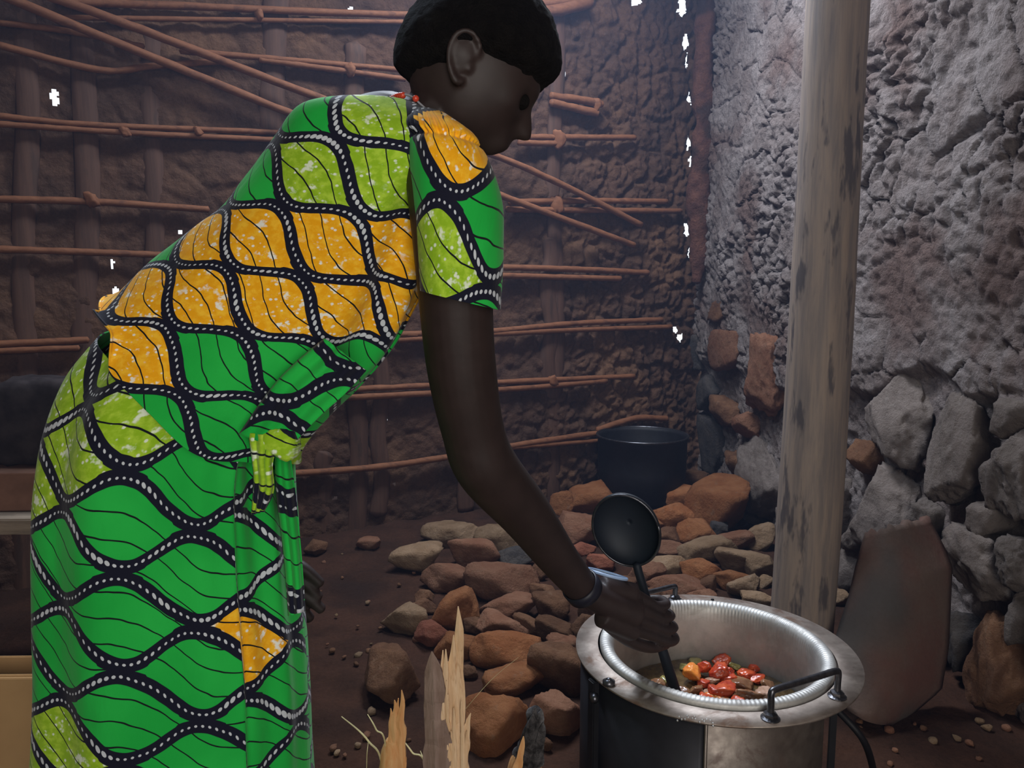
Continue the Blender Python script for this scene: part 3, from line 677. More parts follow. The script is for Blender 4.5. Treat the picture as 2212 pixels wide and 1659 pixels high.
# cooking pot with a ribbed rolled rim
pot = empty('cooking_pot', (SC.x, SC.y, .16), 'deep aluminium cooking pot with ribbed rim sunk in the stove', 'pot')
seg = 720
prof = [(.238, -.004), (.2385, .004), (.237, .008), (.232, .0105), (.226, .0115), (.219, .010), (.213, .005), (.2095, -.003), (.208, -.013), (.2075, -.03)]
V = []
for r, z in prof:
    k = 1.0 if .209 < r < .2375 else .25
    for i in range(seg):
        t = 2*math.pi*i/seg; dz = k*.00055*math.sin(t*170+2.0*math.sin(t*7))
        rr = r-dz*.6; V.append((SC.x+rr*math.cos(t), SC.y+rr*math.sin(t), SC.z+z+dz))
mesh('rim', V, grid_faces(seg, len(prof), True), M['alu'], pot)
V, Fc = lathe_vf([(.2075, -.03), (.2065, -.10), (.2055, -.2), (.20, -.30), (.185, -.33), (.0, -.335)], SC, 128); mesh('pot_body', V, Fc, M['alu'], pot)
V, Fc = lathe_vf([(.2105, -.01), (.2095, -.2), (.203, -.305), (.188, -.338), (0, -.34)], SC, 64); mesh('pot_outside', V, Fc, M['soot'], pot)
local(pot)
# stew
V, Fc = lathe_vf([(.0, 0), (.05, .0), (.1, .0), (.15, -.0), (.19, 0), (.2045, .0)], Vector((SC.x, SC.y, .372)), 96)
V = np.array(V); V[:, 2] += .006*fbm(V, 22, 3, 5)
tag(set_origin(mesh('stew_broth', V, Fc, M['broth'])), 'dark oily broth in the bottom of the cooking pot', 'stew', None, 'stuff')
def on_stew(px, py, z): 
    v = math.atan((py-829.5)/F)+PITCH; return U(px, py, (H-z)/math.tan(v))
FD = [(1499,1455,34,30,'carrot','round orange carrot slice at the left of the stew',1),(1521,1440,26,26,'tomato','small tomato piece behind the round carrot slice',1),
 (1560,1430,30,22,'tomato','topmost tomato strip in the stew',0),(1556,1452,36,34,'tomato','big dull red tomato chunk in the middle of the stew',1),
 (1577,1470,34,26,'tomato','curved tomato piece under the big dull red one',0),(1562,1487,44,26,'tomato','bright red tomato half low in the centre of the stew',1),
 (1550,1505,42,18,'carrot','orange curled pepper strip at the front of the stew',0),(1530,1513,36,20,'tomato','glossy red tomato skin at the front left of the stew',0),
 (1588,1523,36,15,'tomato','red and green wedge close to the front rim',1),(1612,1501,64,26,'eggplant','long brown aubergine wedge at the right of the stew',1),
 (1650,1502,34,32,'onion','round brown onion nearest to the front handle',1),(1584,1508,22,14,'pepper','small green pepper slice beside the aubergine wedge',0),
 (1612,1458,30,22,'tomato','separate tomato piece right of the main heap',0),(1636,1467,26,12,'tomato','thin tomato skin farthest right in the stew',0),
 (1422,1478,26,22,'eggplant','brown lump left of the ladle handle',0),(1410,1497,34,12,'tomato','tomato strip left of the ladle handle',0),
 (1605,1478,44,26,'eggplant','dull aubergine chunk behind the long wedge',0),(1540,1470,26,18,'onion','pale onion scrap amid the tomato chunks',0),
 (1505,1490,24,20,'eggplant',None,0),(1520,1478,22,18,'tomato',None,0),(1500,1430,26,14,'pepper',None,0),(1590,1440,24,14,'pepper',None,0),(1628,1440,26,14,'tomato',None,0),
 (1565,1522,30,10,'onion',None,0),(1630,1525,34,12,'eggplant',None,0),(1480,1440,22,14,'pepper',None,0),(1470,1500,30,16,'eggplant',None,0),(1660,1478,26,16,'eggplant',None,0),
 (1500,1512,26,16,'tomato',None,0),(1545,1490,26,16,'tomato',None,1),(1532,1495,20,16,'onion',None,0),(1575,1450,22,20,'tomato',None,1),(1445,1470,24,14,'pepper',None,0),(1600,1425,24,12,'pepper',None,0)]
def bit_label(px, py, m_):
    for q in sorted((q for q in FD if q[5]), key=lambda q: math.hypot(px-q[0], (py-q[1])*1.3)):
        dx, dy = px-q[0], py-q[1]; sd = ('right of' if dx > 0 else 'left of') if abs(dx) > abs(dy)*1.3 else ('below' if dy > 0 else 'above')
        t = 'small %s bit just %s the %s' % ({'eggplant': 'aubergine', 'pepper': 'green pepper'}.get(m_, m_), sd, q[5])
        if len(t.split()) <= 16 and t not in used_labels: used_labels.add(t); return t
for k, (px, py, w_, h_, m_, lab, lift) in enumerate(FD):
    z = .380+.012*lift; c = on_stew(px, py, z); s_ = scale_at(c); W = w_/s_
    W *= 1.3
    V, Fc = stone_vf(c, (W, W*.9, max(.013, min(h_/s_*.95, W))), random.random()*3, 700+k, 4, 7, random.uniform(-.5, .5), .11)
    tag(set_origin(mesh({'carrot': 'carrot_piece', 'tomato': 'tomato_piece', 'pepper': 'pepper_piece', 'eggplant': 'aubergine_piece', 'onion': 'onion_piece'}[m_], V, Fc, M[m_])),
        lab or bit_label(px, py, m_), 'vegetable', 'named vegetable pieces in the stew' if lab else 'small vegetable bits in the stew')

# ladle held upside down, its handle in the stew
lb = U(1352, 1147, 1.47); lt = U(1462, 1505, 1.50)
ld = empty('ladle', lt, 'large dark ladle held bowl upwards with its handle down in the stew', 'ladle')
ax = (lb-lt).normalized()
face = (Vector((-.35, -1.0, -.12))-ax*Vector((-.35, -1.0, -.12)).dot(ax)).normalized()
bm = bmesh.new()
R_ = .066; V = []; nr = 14; ns = 48
side = ax.cross(face).normalized()
for j in range(nr):
    ph = j/(nr-1)*math.pi*.5
    for i in range(ns):
        t = 2*math.pi*i/ns; rr = R_*math.cos(ph) if j < nr-1 else .0005
        V.append(lb+(side*math.cos(t)+ax*1.18*math.sin(t))*rr-face*(R_*.62*math.sin(ph)))
bm.free()
o = mesh('bowl', V, grid_faces(ns, nr, True), M['ladle'], ld); md = o.modifiers.new('s', 'SOLIDIFY'); md.thickness = .003
tube('bowl_rim', [lb+(side*math.cos(t)+ax*1.18*math.sin(t))*R_ for t in np.linspace(0, 2*math.pi, 50)], .0025, M['rod'], ld, seg=8)
hb = lb-ax*R_*1.15
tube('handle', [hb-face*.004, hb-ax*.03, hb+(lt-hb)*.5, lt], [.009, .0085, .0095, .0125], M['ladle'], ld, seg=12, n=40, flat=1.3)
local(ld)

# black pot in the corner
bp = empty('cauldron', (.78, 4.50, 0), 'large soot-black pot standing in the far corner behind the rocks', 'pot')
V, Fc = lathe_vf([(0, 0.0), (.22, 0), (.25, .03), (.262, .2), (.265, .375), (.272, .38), (.272, .392), (.262, .392), (.255, .37), (.25, .05), (0, .03)], Vector((.78, 4.50, .0)), 64); mesh('body', V, Fc, M['soot'], bp)
tube('rim', [Vector((.78+.27*math.cos(t), 4.50+.27*math.sin(t), .392)) for t in np.linspace(0, 2*math.pi, 60)], .006, M['rod'], bp, seg=8)
local(bp)

#@@PERSON
# ------------------------------------------------------------------ the cook
bx_, by_ = -.57, 1.25
pe = empty('person', (bx_, by_, 0), 'person in green and yellow printed dress bending over the stove and stirring', 'person')
parts = []
def cap(P, R, n=None, seg=16, flat=1.0, fd=None): parts.append(tube_vf(P, R, seg=seg, n=n or len(P)*6, flat=flat, flat_dir=fd))
# trunk, legs, feet (under the cloth)
cap([U(360, 900, 1.26), U(440, 760, 1.26), U(600, 560, 1.24), U(760, 400, 1.22), U(880, 320, 1.21), U(935, 290, 1.2)], [.12, .115, .105, .11, .095, .05], flat=1.0)
for s_, kx in ((-1, 0), (1, .04)):
    hp = Vector((-.60, 1.26+s_*.08, .95)); kn = Vector((-.52+kx, 1.27+s_*.085, .52)); an = Vector((-.60+kx, 1.26+s_*.09, .09))
    cap([hp, (hp+kn)/2, kn, kn+(an-kn)*.35, an], [.095, .085, .06, .057, .036])
    cap([an+Vector((-.05, 0, -.05)), an+Vector((.04, 0, -.045)), an+Vector((.13, 0, -.06)), an+Vector((.17, 0, -.07))], [.032, .036, .026, .016])
# neck
cap([U(905, 300, 1.2), U(955, 255, 1.2), U(1000, 200, 1.2), U(1015, 160, 1.2)], [.065, .056, .056, .06])
# right arm
cap([U(945, 330, 1.10), U(980, 470, 1.07), U(985, 650, 1.09), U(998, 800, 1.115), U(1022, 930, 1.145), U(1052, 1010, 1.17), U(1135, 1110, 1.24), U(1205, 1205, 1.30), U(1262, 1275, 1.345)],
    [.05, .060, .053, .051, .048, .0495, .044, .036, .030], n=60, seg=24)
# right hand around the ladle handle
Wt = U(1262, 1275, 1.345)
cap([Wt, U(1310, 1300, 1.365), U(1372, 1322, 1.385)], [.029, .033, .034], flat=.85, seg=20)
cap([U(1300, 1272, 1.37), U(1370, 1283, 1.39)], [.024, .021]); cap([U(1300, 1328, 1.36), U(1372, 1362, 1.385)], [.024, .021])
hand_axis = lambda y: lt+(lb-lt)*((1505-y)/(1505-1147))
for i in range(4):
    y = 1284+i*25; Lf = (.95, 1.0, .97, .85)[i]
    rod_ = hand_axis(y+8)
    mcp = U(1374-3*abs(i-1), y, 1.385)
    pip = rod_+Vector((.012*Lf, -.040, .004)); pip = (mcp+pip)/2+Vector((.004, -.012, .004)) if False else pip
    k2 = rod_+Vector((.038*Lf, -.016, -.002)); tip = rod_+Vector((.030, .020, -.006)); tp2 = rod_+Vector((.006, .026, -.008))
    cap([mcp, mcp+(pip-mcp)*.5+Vector((0, -.004, .002)), pip, k2, tip, tp2], [.0125, .0105, .0108, .0098, .0088, .0072], n=26, seg=12)
# thumb leaves the palm's side near its base and closes on the handle
cap([U(1315, 1345, 1.375), U(1358, 1382, 1.40), U(1405, 1398, 1.445), U(1442, 1392, 1.475)], [.017, .0135, .012, .009], n=22, seg=12)
# left arm, mostly behind the trunk, hand on the knee
cap([U(780, 340, 1.36), U(740, 480, 1.38), U(650, 700, 1.40), U(600, 860, 1.41), U(572, 1020, 1.43), U(565, 1160, 1.45)], [.05, .052, .046, .043, .038, .028], n=50, seg=20)
cap([U(565, 1160, 1.45), U(592, 1215, 1.45), U(612, 1262, 1.45)], [.028, .033, .034], flat=.7, seg=20)
for i, (x0, y0, x1, y1) in enumerate(((618, 1208, 694, 1262), (628, 1240, 690, 1292), (622, 1268, 697, 1318), (612, 1290, 672, 1338))):
    cap([U(x0, y0, 1.45), U((x0+x1)/2, (y0+y1)/2-6, 1.445), U(x1, y1, 1.45)], [.0145, .0130, .0105], n=14, seg=12)
cap([U(580, 1215, 1.46), U(600, 1290, 1.44), U(630, 1345, 1.43)], [.015, .0125, .009], n=14, seg=12)
# head
HC = U(1030, 152, 1.20); yaw, pit = math.radians(6), math.radians(27)
hf = Vector((math.cos(pit)*math.cos(yaw), math.cos(pit)*math.sin(yaw), -math.sin(pit)))
hr = Vector((math.sin(yaw), -math.cos(yaw), 0)); hu = hr.cross(hf).normalized()
if hu.z < 0: hu = -hu
def hp_(f, r, u): return HC+hf*f+hr*r+hu*u
def head_r(D):
    """radius along unit directions D (f, r, u)"""
    f, r, u = D[:, 0], D[:, 1], D[:, 2]
    base = 1/np.sqrt((f/np.where(f > 0, .098, .108))**2+(r/.076)**2+(u/np.where(u > 0, .112, .118))**2)
    g = lambda F0, R0_, U0, w_: np.exp(-((f-F0)**2+(np.abs(r)-R0_)**2+(u-U0)**2)/(2*w_*w_))
    base += .024*g(.90, 0, -.43, .085)+.014*g(.93, 0, -.29, .09)      # nose
    base += -.009*g(.88, .33, -.14, .11)+.006*g(.92, .22, .05, .12)    # eye sockets, brow
    base += .011*g(.76, 0, -.65, .09)+.008*g(.70, .12, -.66, .08)-.005*g(.72, 0, -.73, .05)  # lips
    base += .016*g(.62, 0, -.80, .14)                                   # chin
    base += .005*g(.72, .55, -.30, .16)                                 # cheekbones
    base -= .016*np.clip(-f-.1, 0, 1)*np.clip(-u-.25, 0, 1)*2
    return base
nt_, np2 = 96, 64; V = []; D = []
for j in range(np2):
    ph = math.pi*(j+.5)/np2
    for i in range(nt_):
        t = 2*math.pi*i/nt_; D.append((math.sin(ph)*math.cos(t), math.sin(ph)*math.sin(t), math.cos(ph)))
D = np.array(D); rr = head_r(D); MH = np.array([list(hf), list(hr), list(hu)])
HV = (D*rr[:, None])@MH+np.array(HC); Fh = grid_faces(nt_, np2, True)
HV = np.vstack([HV, HV[:nt_].mean(0), HV[-nt_:].mean(0)]); a_ = len(HV)-2
Fh += [(a_, i, (i+1) % nt_)[::-1] for i in range(nt_)]+[(a_+1, (np2-1)*nt_+i, (np2-1)*nt_+(i+1) % nt_) for i in range(nt_)]
Fh = [tuple(q) for q in Fh]
parts.append((HV, Fh))
for s_ in (1, -1):      # ears: rim, lobe and hollow
    e = lambda f, u, o: hp_(f-.018, s_*(.071+o), u-.018)
    rimp = [e(.016, .010, .004), e(.013, .027, .012), e(-.004, .036, .017), e(-.021, .028, .016), e(-.024, .006, .013), e(-.014, -.016, .012), e(.004, -.030, .006), e(.013, -.024, .003)]
    cap(rimp, [.0035, .004, .0042, .004, .004, .004, .006, .004], n=40, seg=10)
    cap([e(-.004, .026, .009), e(-.006, .006, .009), e(-.002, -.016, .004)], [.012, .020, .012], n=14, seg=16, flat=.32, fd=list(hr))
    cap([e(-.016, .018, .004), e(-.010, -.008, .002)], [.008, .007], seg=10); cap([e(.014, -.002, .004), e(.012, -.010, .006)], [.005, .005], seg=10)
V, Fc = merge(parts)
body = mesh('body', V, Fc, M['skin'], pe)
bm = bmesh.new(); bm.from_mesh(body.data); bmesh.ops.recalc_face_normals(bm, faces=bm.faces); bm.to_mesh(body.data); bm.free()
md = body.modifiers.new('remesh', 'REMESH'); md.mode = 'VOXEL'; md.voxel_size = .0032; md.use_smooth_shade = True
md = body.modifiers.new('smooth', 'SMOOTH'); md.iterations = 4; md.factor = .5
# eyes
for s_ in (1, -1):
    bm = bmesh.new(); bmesh.ops.create_icosphere(bm, subdivisions=3, radius=.0125, matrix=Matrix.Translation(hp_(.080, s_*.031, -.016))); from_bm('eye', bm, M['hair'], pe)
# hair: short dense crop
HD = D; f, r, u = HD[:, 0], HD[:, 1], HD[:, 2]
hairline = .07*fbm(HD, 6, 2, 77)+u-np.where(f > 0, .18*f, .80*f)+.08            # >0 is hair
k = np.clip(hairline/.40, 0, 1); k = k*k*(3-2*k)
earcut = np.exp(-((f+.14)**2+(u+.14)**2)/(2*.15**2))*(np.abs(r) > .6); k = k*(1-.97*np.clip(earcut*1.6, 0, 1))
nape = np.clip((-u-.80)/.10, 0, 1); k = k*(1-nape)
th = -.005+k*(.023+.006*np.clip(f, 0, 1)+.008*np.clip(u, 0, 1))
hv = HD*(rr+th)[:, None]
hv += HD*(.0016*vnoise(hv, 260, 5)+.0022*fbm(hv, 40, 2, 6))[:, None]
hv = hv@MH+np.array(HC); hv = np.vstack([hv, hv[:nt_].mean(0), hv[-nt_:].mean(0)])
mesh('hair', hv, Fh, M['hair'], pe)

# garments -----------------------------------------------------------
def loft(name, secs, nu, nv, m, parent, uvf, disp=None, expo=2.0, hemf=None, solid=.0025, blend=None):
    """secs: (left px, right px, Y centre, half depth). Ring: angle 0 = right, 90 deg = towards the viewer."""
    R = []
    for (L_, R_, Y, b) in secs:
        l = U(*L_, Y); r_ = U(*R_, Y); R.append(list((l+r_)/2)+list((r_-l)/2)+[b])
    Q = resample(R, nv); th = np.linspace(0, 2*np.pi, nu, endpoint=False)
    ct, st_ = np.cos(th), np.sin(th)
    if expo != 2.0: ct = np.sign(ct)*np.abs(ct)**(2/expo); st_ = np.sign(st_)*np.abs(st_)**(2/expo)
    C = Q[:, None, :3]; A = Q[:, None, 3:6]; b = Q[:, None, 6:7]
    V = C+A*ct[None, :, None]+np.array([0, -1, 0])*b*st_[None, :, None]
    if hemf is not None: V = hemf(V, th)
    Nn = A*ct[None, :, None]/(np.linalg.norm(A, axis=2, keepdims=True)+1e-9)+np.array([0, -1, 0])*st_[None, :, None]; Nn /= np.linalg.norm(Nn, axis=2, keepdims=True)
    W = V.reshape(-1, 3)
    if disp is not None: W = W+Nn.reshape(-1, 3)*disp(V, th, Q)[..., None].reshape(-1, 1)
    uv = uvf(V, th)
    # duplicate the seam column so the print does not smear
    V2 = W.reshape(nv, nu, 3); V2 = np.concatenate([V2, V2[:, :1]], 1); uv = np.asarray(uv)
    o = mesh(name, V2.reshape(-1, 3), grid_faces(nu+1, nv), m, parent); 
    me = o.data; Lr = me.uv_layers.new(name='cloth'); vi = np.empty(len(me.loops), int); me.loops.foreach_get('vertex_index', vi)
    Lr.data.foreach_set('uv', uv.reshape(-1, 2)[vi].ravel().astype(np.float32))
    md = o.modifiers.new('s', 'SOLIDIFY'); md.thickness = solid; md.offset = -1
    return o
def arc_uv(V, th, v_of):
    nv, nu, _ = V.shape; W = np.concatenate([V, V[:, :1]], 1); d = np.linalg.norm(np.diff(W, axis=1), axis=2)
    ref = d.mean(0); s = np.r_[0, np.cumsum(ref)]; return s

EDGE = math.radians(47)      # the wrap's free edge
def skirt_disp(V, th, Q):
    nv, nu, _ = V.shape; T = np.broadcast_to(th[None], (nv, nu)); g = np.linspace(0, 1, nv)[:, None]
    P = V.reshape(-1, 3); d = .008*fbm(P*np.array([1, 1, .45]), 6, 3, 3).reshape(nv, nu)
    edge = 1/(1+np.exp(-(T-EDGE)/.006)); cam_side = (T < 2.6)
    d = d+.010*edge*cam_side*np.clip((2.6-T)/.8, 0, 1)
    # pleats falling from the waist, right of the free edge
    pl = np.exp(-((T-.55)/.5)**2); d = d+pl*(.010*np.sin(T*17+1.2*np.sin(g*3))*np.exp(-g*1.3)-.012*np.exp(-g*4))
    d = d+.011*np.sin(T*7.5+1.6*g+.6)*np.exp(-((T-1.9)/.7)**2)
    return d
def skirt_uv(V, th):
    nv, nu, _ = V.shape; T = np.r_[th, 2*np.pi]; W = np.concatenate([V, V[:, :1]], 1)
    s = arc_uv(V, th, None)
    u = np.broadcast_to(-s[None], (nv, nu+1)).copy(); i = np.searchsorted(T, EDGE)
    u[:, :i] += .045
    v = W[..., 2].copy()-.10*W[..., 0]; v[:, :i] += .03
    return np.stack([u, v], -1)
SK = [((240, 712), (628, 975), 1.255, .150), ((180, 790), (628, 1015), 1.255, .160), ((143, 895), (632, 1075), 1.255, .168), ((124, 1000), (640, 1150), 1.255, .17),
      ((115, 1120), (646, 1235), 1.255, .17), ((112, 1300), (658, 1370), 1.255, .17), ((110, 1460), (664, 1490), 1.255, .17), ((98, 1640), (670, 1650), 1.255, .175),
      ((82, 1860), (684, 1865), 1.255, .18), ((72, 2060), (694, 2060), 1.255, .18)]
def uv_at(o, px, py):
    me = o.data; n = len(me.vertices); co = np.empty(n*3); me.vertices.foreach_get('co', co); co = co.reshape(-1, 3)
    x, y = proj(co); d = (x-px)**2+(y-py)**2; near = d < 14**2
    k = np.where(near)[0]; k = k[np.argmin(co[k, 1])] if len(k) else np.argmin(d)
    L = len(me.loops); vi = np.empty(L, int); me.loops.foreach_get('vertex_index', vi); uv = np.empty(L*2, np.float32); me.uv_layers[0].data.foreach_get('uv', uv)
    return uv.reshape(-1, 2)[np.where(vi == k)[0][0]]
def dress(o, name, anchor, blobs, default='green', skew=.25):
    """slide the print so that bands meet at the anchor, then colour the cells near the given spots"""
    me = o.data; L = len(me.loops); uv = np.empty(L*2, np.float32); me.uv_layers[0].data.foreach_get('uv', uv)
    a = uv_at(o, *anchor); off = np.array([0, .0745/2])-a
    me.uv_layers[0].data.foreach_set('uv', (uv.reshape(-1, 2)+off).astype(np.float32).ravel())
    bl_ = []
    for (x, y, r, k, *du) in blobs:
        q = uv_at(o, x, y); q = (q[0]+(du[0] if du else 0), q[1]); bl_.append((float(q[0]), float(q[1]), r, r, k))
    M[name] = cloth_mat(name, default, bl_, skew=skew); me.materials.clear(); me.materials.append(M[name])
sko = loft('skirt', SK, 300, 150, None, pe, skirt_uv, skirt_disp, 2.2)
dress(sko, 'printed_cotton_skirt', (430, 1140), [(230, 930, .12, 'lime'), (170, 1000, .10, 'lime'), (370, 930, .10, 'lime'), (250, 800, .1, 'lime'), (150, 890, .12, 'lime'), (125, 1020, .08, 'lime'), (450, 900, .08, 'lime'), (150, 1560, .07, 'lime'), (230, 1640, .05, 'lime'), (515, 1330, .05, 'orange', .04),
      (120, 960, .12, 'lime', -.10), (140, 850, .12, 'lime', -.09), (180, 770, .10, 'lime', -.05), (80, 1560, .08, 'lime', -.08), (620, 1620, .05, 'lime')])

def planar_uv(ang, zs=1.0, xs_=1.0, depth_k=.75):
    ca, sa = math.cos(ang), math.sin(ang)
    def f(V, th):
        W = np.concatenate([V, V[:, :1]], 1); T = np.r_[th, 2*np.pi]
        x = W[..., 0]*xs_; z = W[..., 2]*zs; dep = (W[..., 1]-W[..., 1].min(1, keepdims=True))*depth_k
        # unwrap towards the viewer: surfaces that turn away get extra cloth along their turn
        x2 = x+dep*np.sign(np.cos(T))[None]*.6; z2 = z-dep*np.sign(np.cos(T))[None]*.55
        return np.stack([x2*ca+z2*sa, -x2*sa+z2*ca], -1)
    return f
BL = [((868, 224), (1010, 300), 1.2, .075), ((820, 222), (1028, 350), 1.2, .115), ((745, 227), (1008, 425), 1.2, .150), ((672, 246), (968, 500), 1.21, .165),
      ((612, 296), (925, 600), 1.22, .165), ((555, 365), (882, 690), 1.23, .160), ((490, 437), (835, 765), 1.24, .155), ((388, 520), (765, 845), 1.25, .155),
      ((300, 606), (692, 915), 1.255, .165), ((252, 662), (652, 960), 1.255, .172), ((236, 700), (640, 985), 1.255, .180)]
def bl_hem(V, th):
    nv = V.shape[0]; T = th; g = np.linspace(0, 1, nv)
    k = np.clip((g-.82)/.18, 0, 1)[:, None]
    # the back panel ends higher than the side panel, as cut
    up = 1/(1+np.exp(-(T-2.02)/.02)); up *= (T < 4.2); lift = up*.055
    dn = np.exp(-((T-1.15)/.35)**2)*.022
    D = np.array([.42, 0, .9]); return V+k[..., None]*(lift-dn)[None, :, None]*D
def bl_disp(V, th, Q):
    nv, nu, _ = V.shape; T = np.broadcast_to(th[None], (nv, nu)); g = np.linspace(0, 1, nv)[:, None]
    P = V.reshape(-1, 3); d = .010*fbm(P, 4, 3, 21).reshape(nv, nu)+.0035*fbm(P*np.array([1, .6, 1]), 14, 2, 22).reshape(nv, nu)
    # drag folds from the armhole and gathers at the tie
    d = d+.015*np.sin(T*9+8*g)*np.exp(-((T-.55)/.5)**2)*np.exp(-((g-.45)/.3)**2)
    d = d+.007*np.sin(T*20)*np.exp(-((T-.35)/.35)**2)*np.exp(-((g-.9)/.15)**2)
    # shoulder blades and the hollow of the spine
    d = d+.012*np.exp(-((T-2.35)/.30)**2)*np.exp(-((g-.28)/.14)**2)-.008*np.exp(-((T-2.9)/.25)**2)*np.exp(-((g-.4)/.3)**2)
    k = np.clip((g-.80)/.2, 0, 1); d = d+k*(.010+.006*np.sin(T*5+1))*(T < 2.4)
    return d
bl = loft('blouse', BL, 280, 160, None, pe, planar_uv(math.radians(-36), 1.45), bl_disp, 2.2, bl_hem)
dress(bl, 'printed_cotton_blouse', (647, 605), [(700, 400, .12, 'lime'), (800, 330, .10, 'lime'), (830, 430, .10, 'lime'), (600, 440, .08, 'lime'), (500, 480, .07, 'lime'),
      (470, 450, .08, 'lime'), (560, 530, .09, 'orange'), (700, 530, .085, 'orange'), (560, 640, .09, 'orange'), (430, 620, .10, 'orange'), (400, 540, .08, 'orange'), (860, 625, .11, 'orange'), (790, 640, .07, 'orange'), (290, 640, .16, 'orange'), (230, 680, .12, 'orange'), (820, 590, .08, 'orange'), (690, 960, .08, 'lime')])
SL = [((893, 240), (965, 250), 1.13, .035), ((886, 268), (1015, 292), 1.10, .066), ((885, 330), (1052, 345), 1.085, .080), ((890, 430), (1084, 440), 1.08, .083), ((898, 530), (1086, 545), 1.08, .080), ((904, 600), (1082, 618), 1.085, .076), ((906, 626), (1078, 668), 1.085, .072)]
def sl_disp(V, th, Q):
    nv, nu, _ = V.shape; T = np.broadcast_to(th[None], (nv, nu)); g = np.linspace(0, 1, nv)[:, None]; P = V.reshape(-1, 3)
    gath = np.exp(-((g-.17)/.10)**2)
    return .004*fbm(P, 7, 3, 33).reshape(nv, nu)+gath*(.004*np.sin(T*34)+.006*fbm(P, 28, 2, 35).reshape(nv, nu))-.008*np.exp(-((g-.26)/.02)**2)+.004*np.sin(T*3+1)*g
sl = loft('sleeve', SL, 200, 90, None, bl, planar_uv(math.radians(-14), 1.0, 1.15), sl_disp, 2.1)
dress(sl, 'printed_cotton_sleeve', (952, 422), [(920, 440, .05, 'lime'), (940, 570, .06, 'lime'), (985, 262, .045, 'orange'), (1020, 300, .04, 'orange')])
M['tie'] = cloth_mat('printed_cotton_tie', 'lime', [(0, 0, .01, .01, 'lime')])
M['blouse'] = M['printed_cotton_blouse']; M['skirt'] = M['printed_cotton_skirt']
# tie of the wrap at the waist: knot and hanging tails
tie = mesh('waist_tie', *stone_vf(U(607, 955, 1.09), (.055, .05, .05), 0, 91, 4, 6, 0, .08), M['tie'], pe)
n_ = len(tie.data.vertices); set_uv(tie, np.array([(v.co.x*.9, v.co.z) for v in tie.data.vertices]))
def cloth_strip(name, pl, pr, Y, parent, m, fold=.006, nf=3, n=40, mm_=24):
    L_ = resample([(x, y) for x, y in pl], n); R_ = resample([(x, y) for x, y in pr], n); V = []; uv = []
    for j in range(n):
        for i in range(mm_):
            s_ = i/(mm_-1); x = L_[j][0]*(1-s_)+R_[j][0]*s_; y = L_[j][1]*(1-s_)+R_[j][1]*s_
            p = U(x, y, Y[0]+(Y[1]-Y[0])*j/(n-1)-fold*math.sin(s_*math.pi*nf*2)*(.4+.6*j/n)-.012*math.sin(math.pi*s_)); V.append(p); uv.append((p.x*1.0+.02, p.z))
    o = mesh(name, V, grid_faces(mm_, n), m, parent); set_uv(o, uv); md = o.modifiers.new('s', 'SOLIDIFY'); md.thickness = .002; return o
cloth_strip('tie_tail', [(538, 935), (546, 990), (550, 1040), (545, 1112)], [(608, 945), (590, 1000), (592, 1060), (572, 1104)], (1.085, 1.065), pe, M['tie'])
cloth_strip('front_pleat', [(596, 965), (598, 1060), (615, 1200), (625, 1330)], [(626, 985), (640, 1080), (652, 1200), (660, 1320)], (1.13, 1.11), pe, M['skirt'], .004, 2)
# twisted front of the blouse running into the tie
cloth_strip('wrap_end', [(515, 938), (585, 838), (640, 780), (700, 730)], [(618, 975), (690, 900), (745, 850), (790, 800)], (1.085, 1.075), bl, M['blouse'], .005, 3)
# necklace of red beads
nk = tube('necklace', [U(x, y, Y) for x, y, Y in ((832, 220, 1.165), (850, 209, 1.15), (870, 204, 1.14), (890, 209, 1.13), (905, 222, 1.125), (925, 240, 1.12))], .0016, M['cord'], pe, seg=6, n=30)
for i in range(9):
    t = i/8; bm = bmesh.new(); bmesh.ops.create_icosphere(bm, subdivisions=2, radius=.0048, matrix=Matrix.Translation(U(837+t*33, 219-13*math.sin(t*1.5), 1.165-.025*t))); from_bm('bead', bm, M['bead'], nk)
bm = bmesh.new(); bmesh.ops.create_icosphere(bm, subdivisions=2, radius=.005, matrix=Matrix.Translation(U(898, 213, 1.125))); from_bm('bead', bm, M['bead'], nk)
# bangles at the right wrist
adir = (U(1262, 1275, 1.345)-U(1205, 1205, 1.30)).normalized(); s1 = adir.cross(Vector((0, 1, 0))).normalized(); s2 = adir.cross(s1).normalized()
def ring(name, c, r, rt, m, flat=1):
    return tube(name, [c+(s1*math.cos(t)+s2*math.sin(t))*r for t in np.linspace(0, 2*math.pi, 40)], rt, m, pe, seg=10)
V = []; c0 = Wt-adir*.008
for j, o_ in enumerate((-.012, -.011, .011, .012)):
    for i in range(40):
        t = 2*math.pi*i/40; q = .0325 if j in (0, 3) else .0355; V.append(c0+adir*o_+(s1*math.cos(t)+s2*math.sin(t))*q)
mesh('wristband', V, grid_faces(40, 4, True), M['dark_band'], pe)
bt = Vector((.25, .25, .95)).normalized(); b1 = bt.cross(Vector((0, 1, 0))).normalized(); b2 = bt.cross(b1).normalized()
bc = U(1312, 1240, 1.372); tube('bangle', [bc+(b1*math.cos(t)*.037+b2*math.sin(t)*.036) for t in np.linspace(0, 2*math.pi, 50)], .0028, M['bangle'], pe, seg=10)
local(pe)

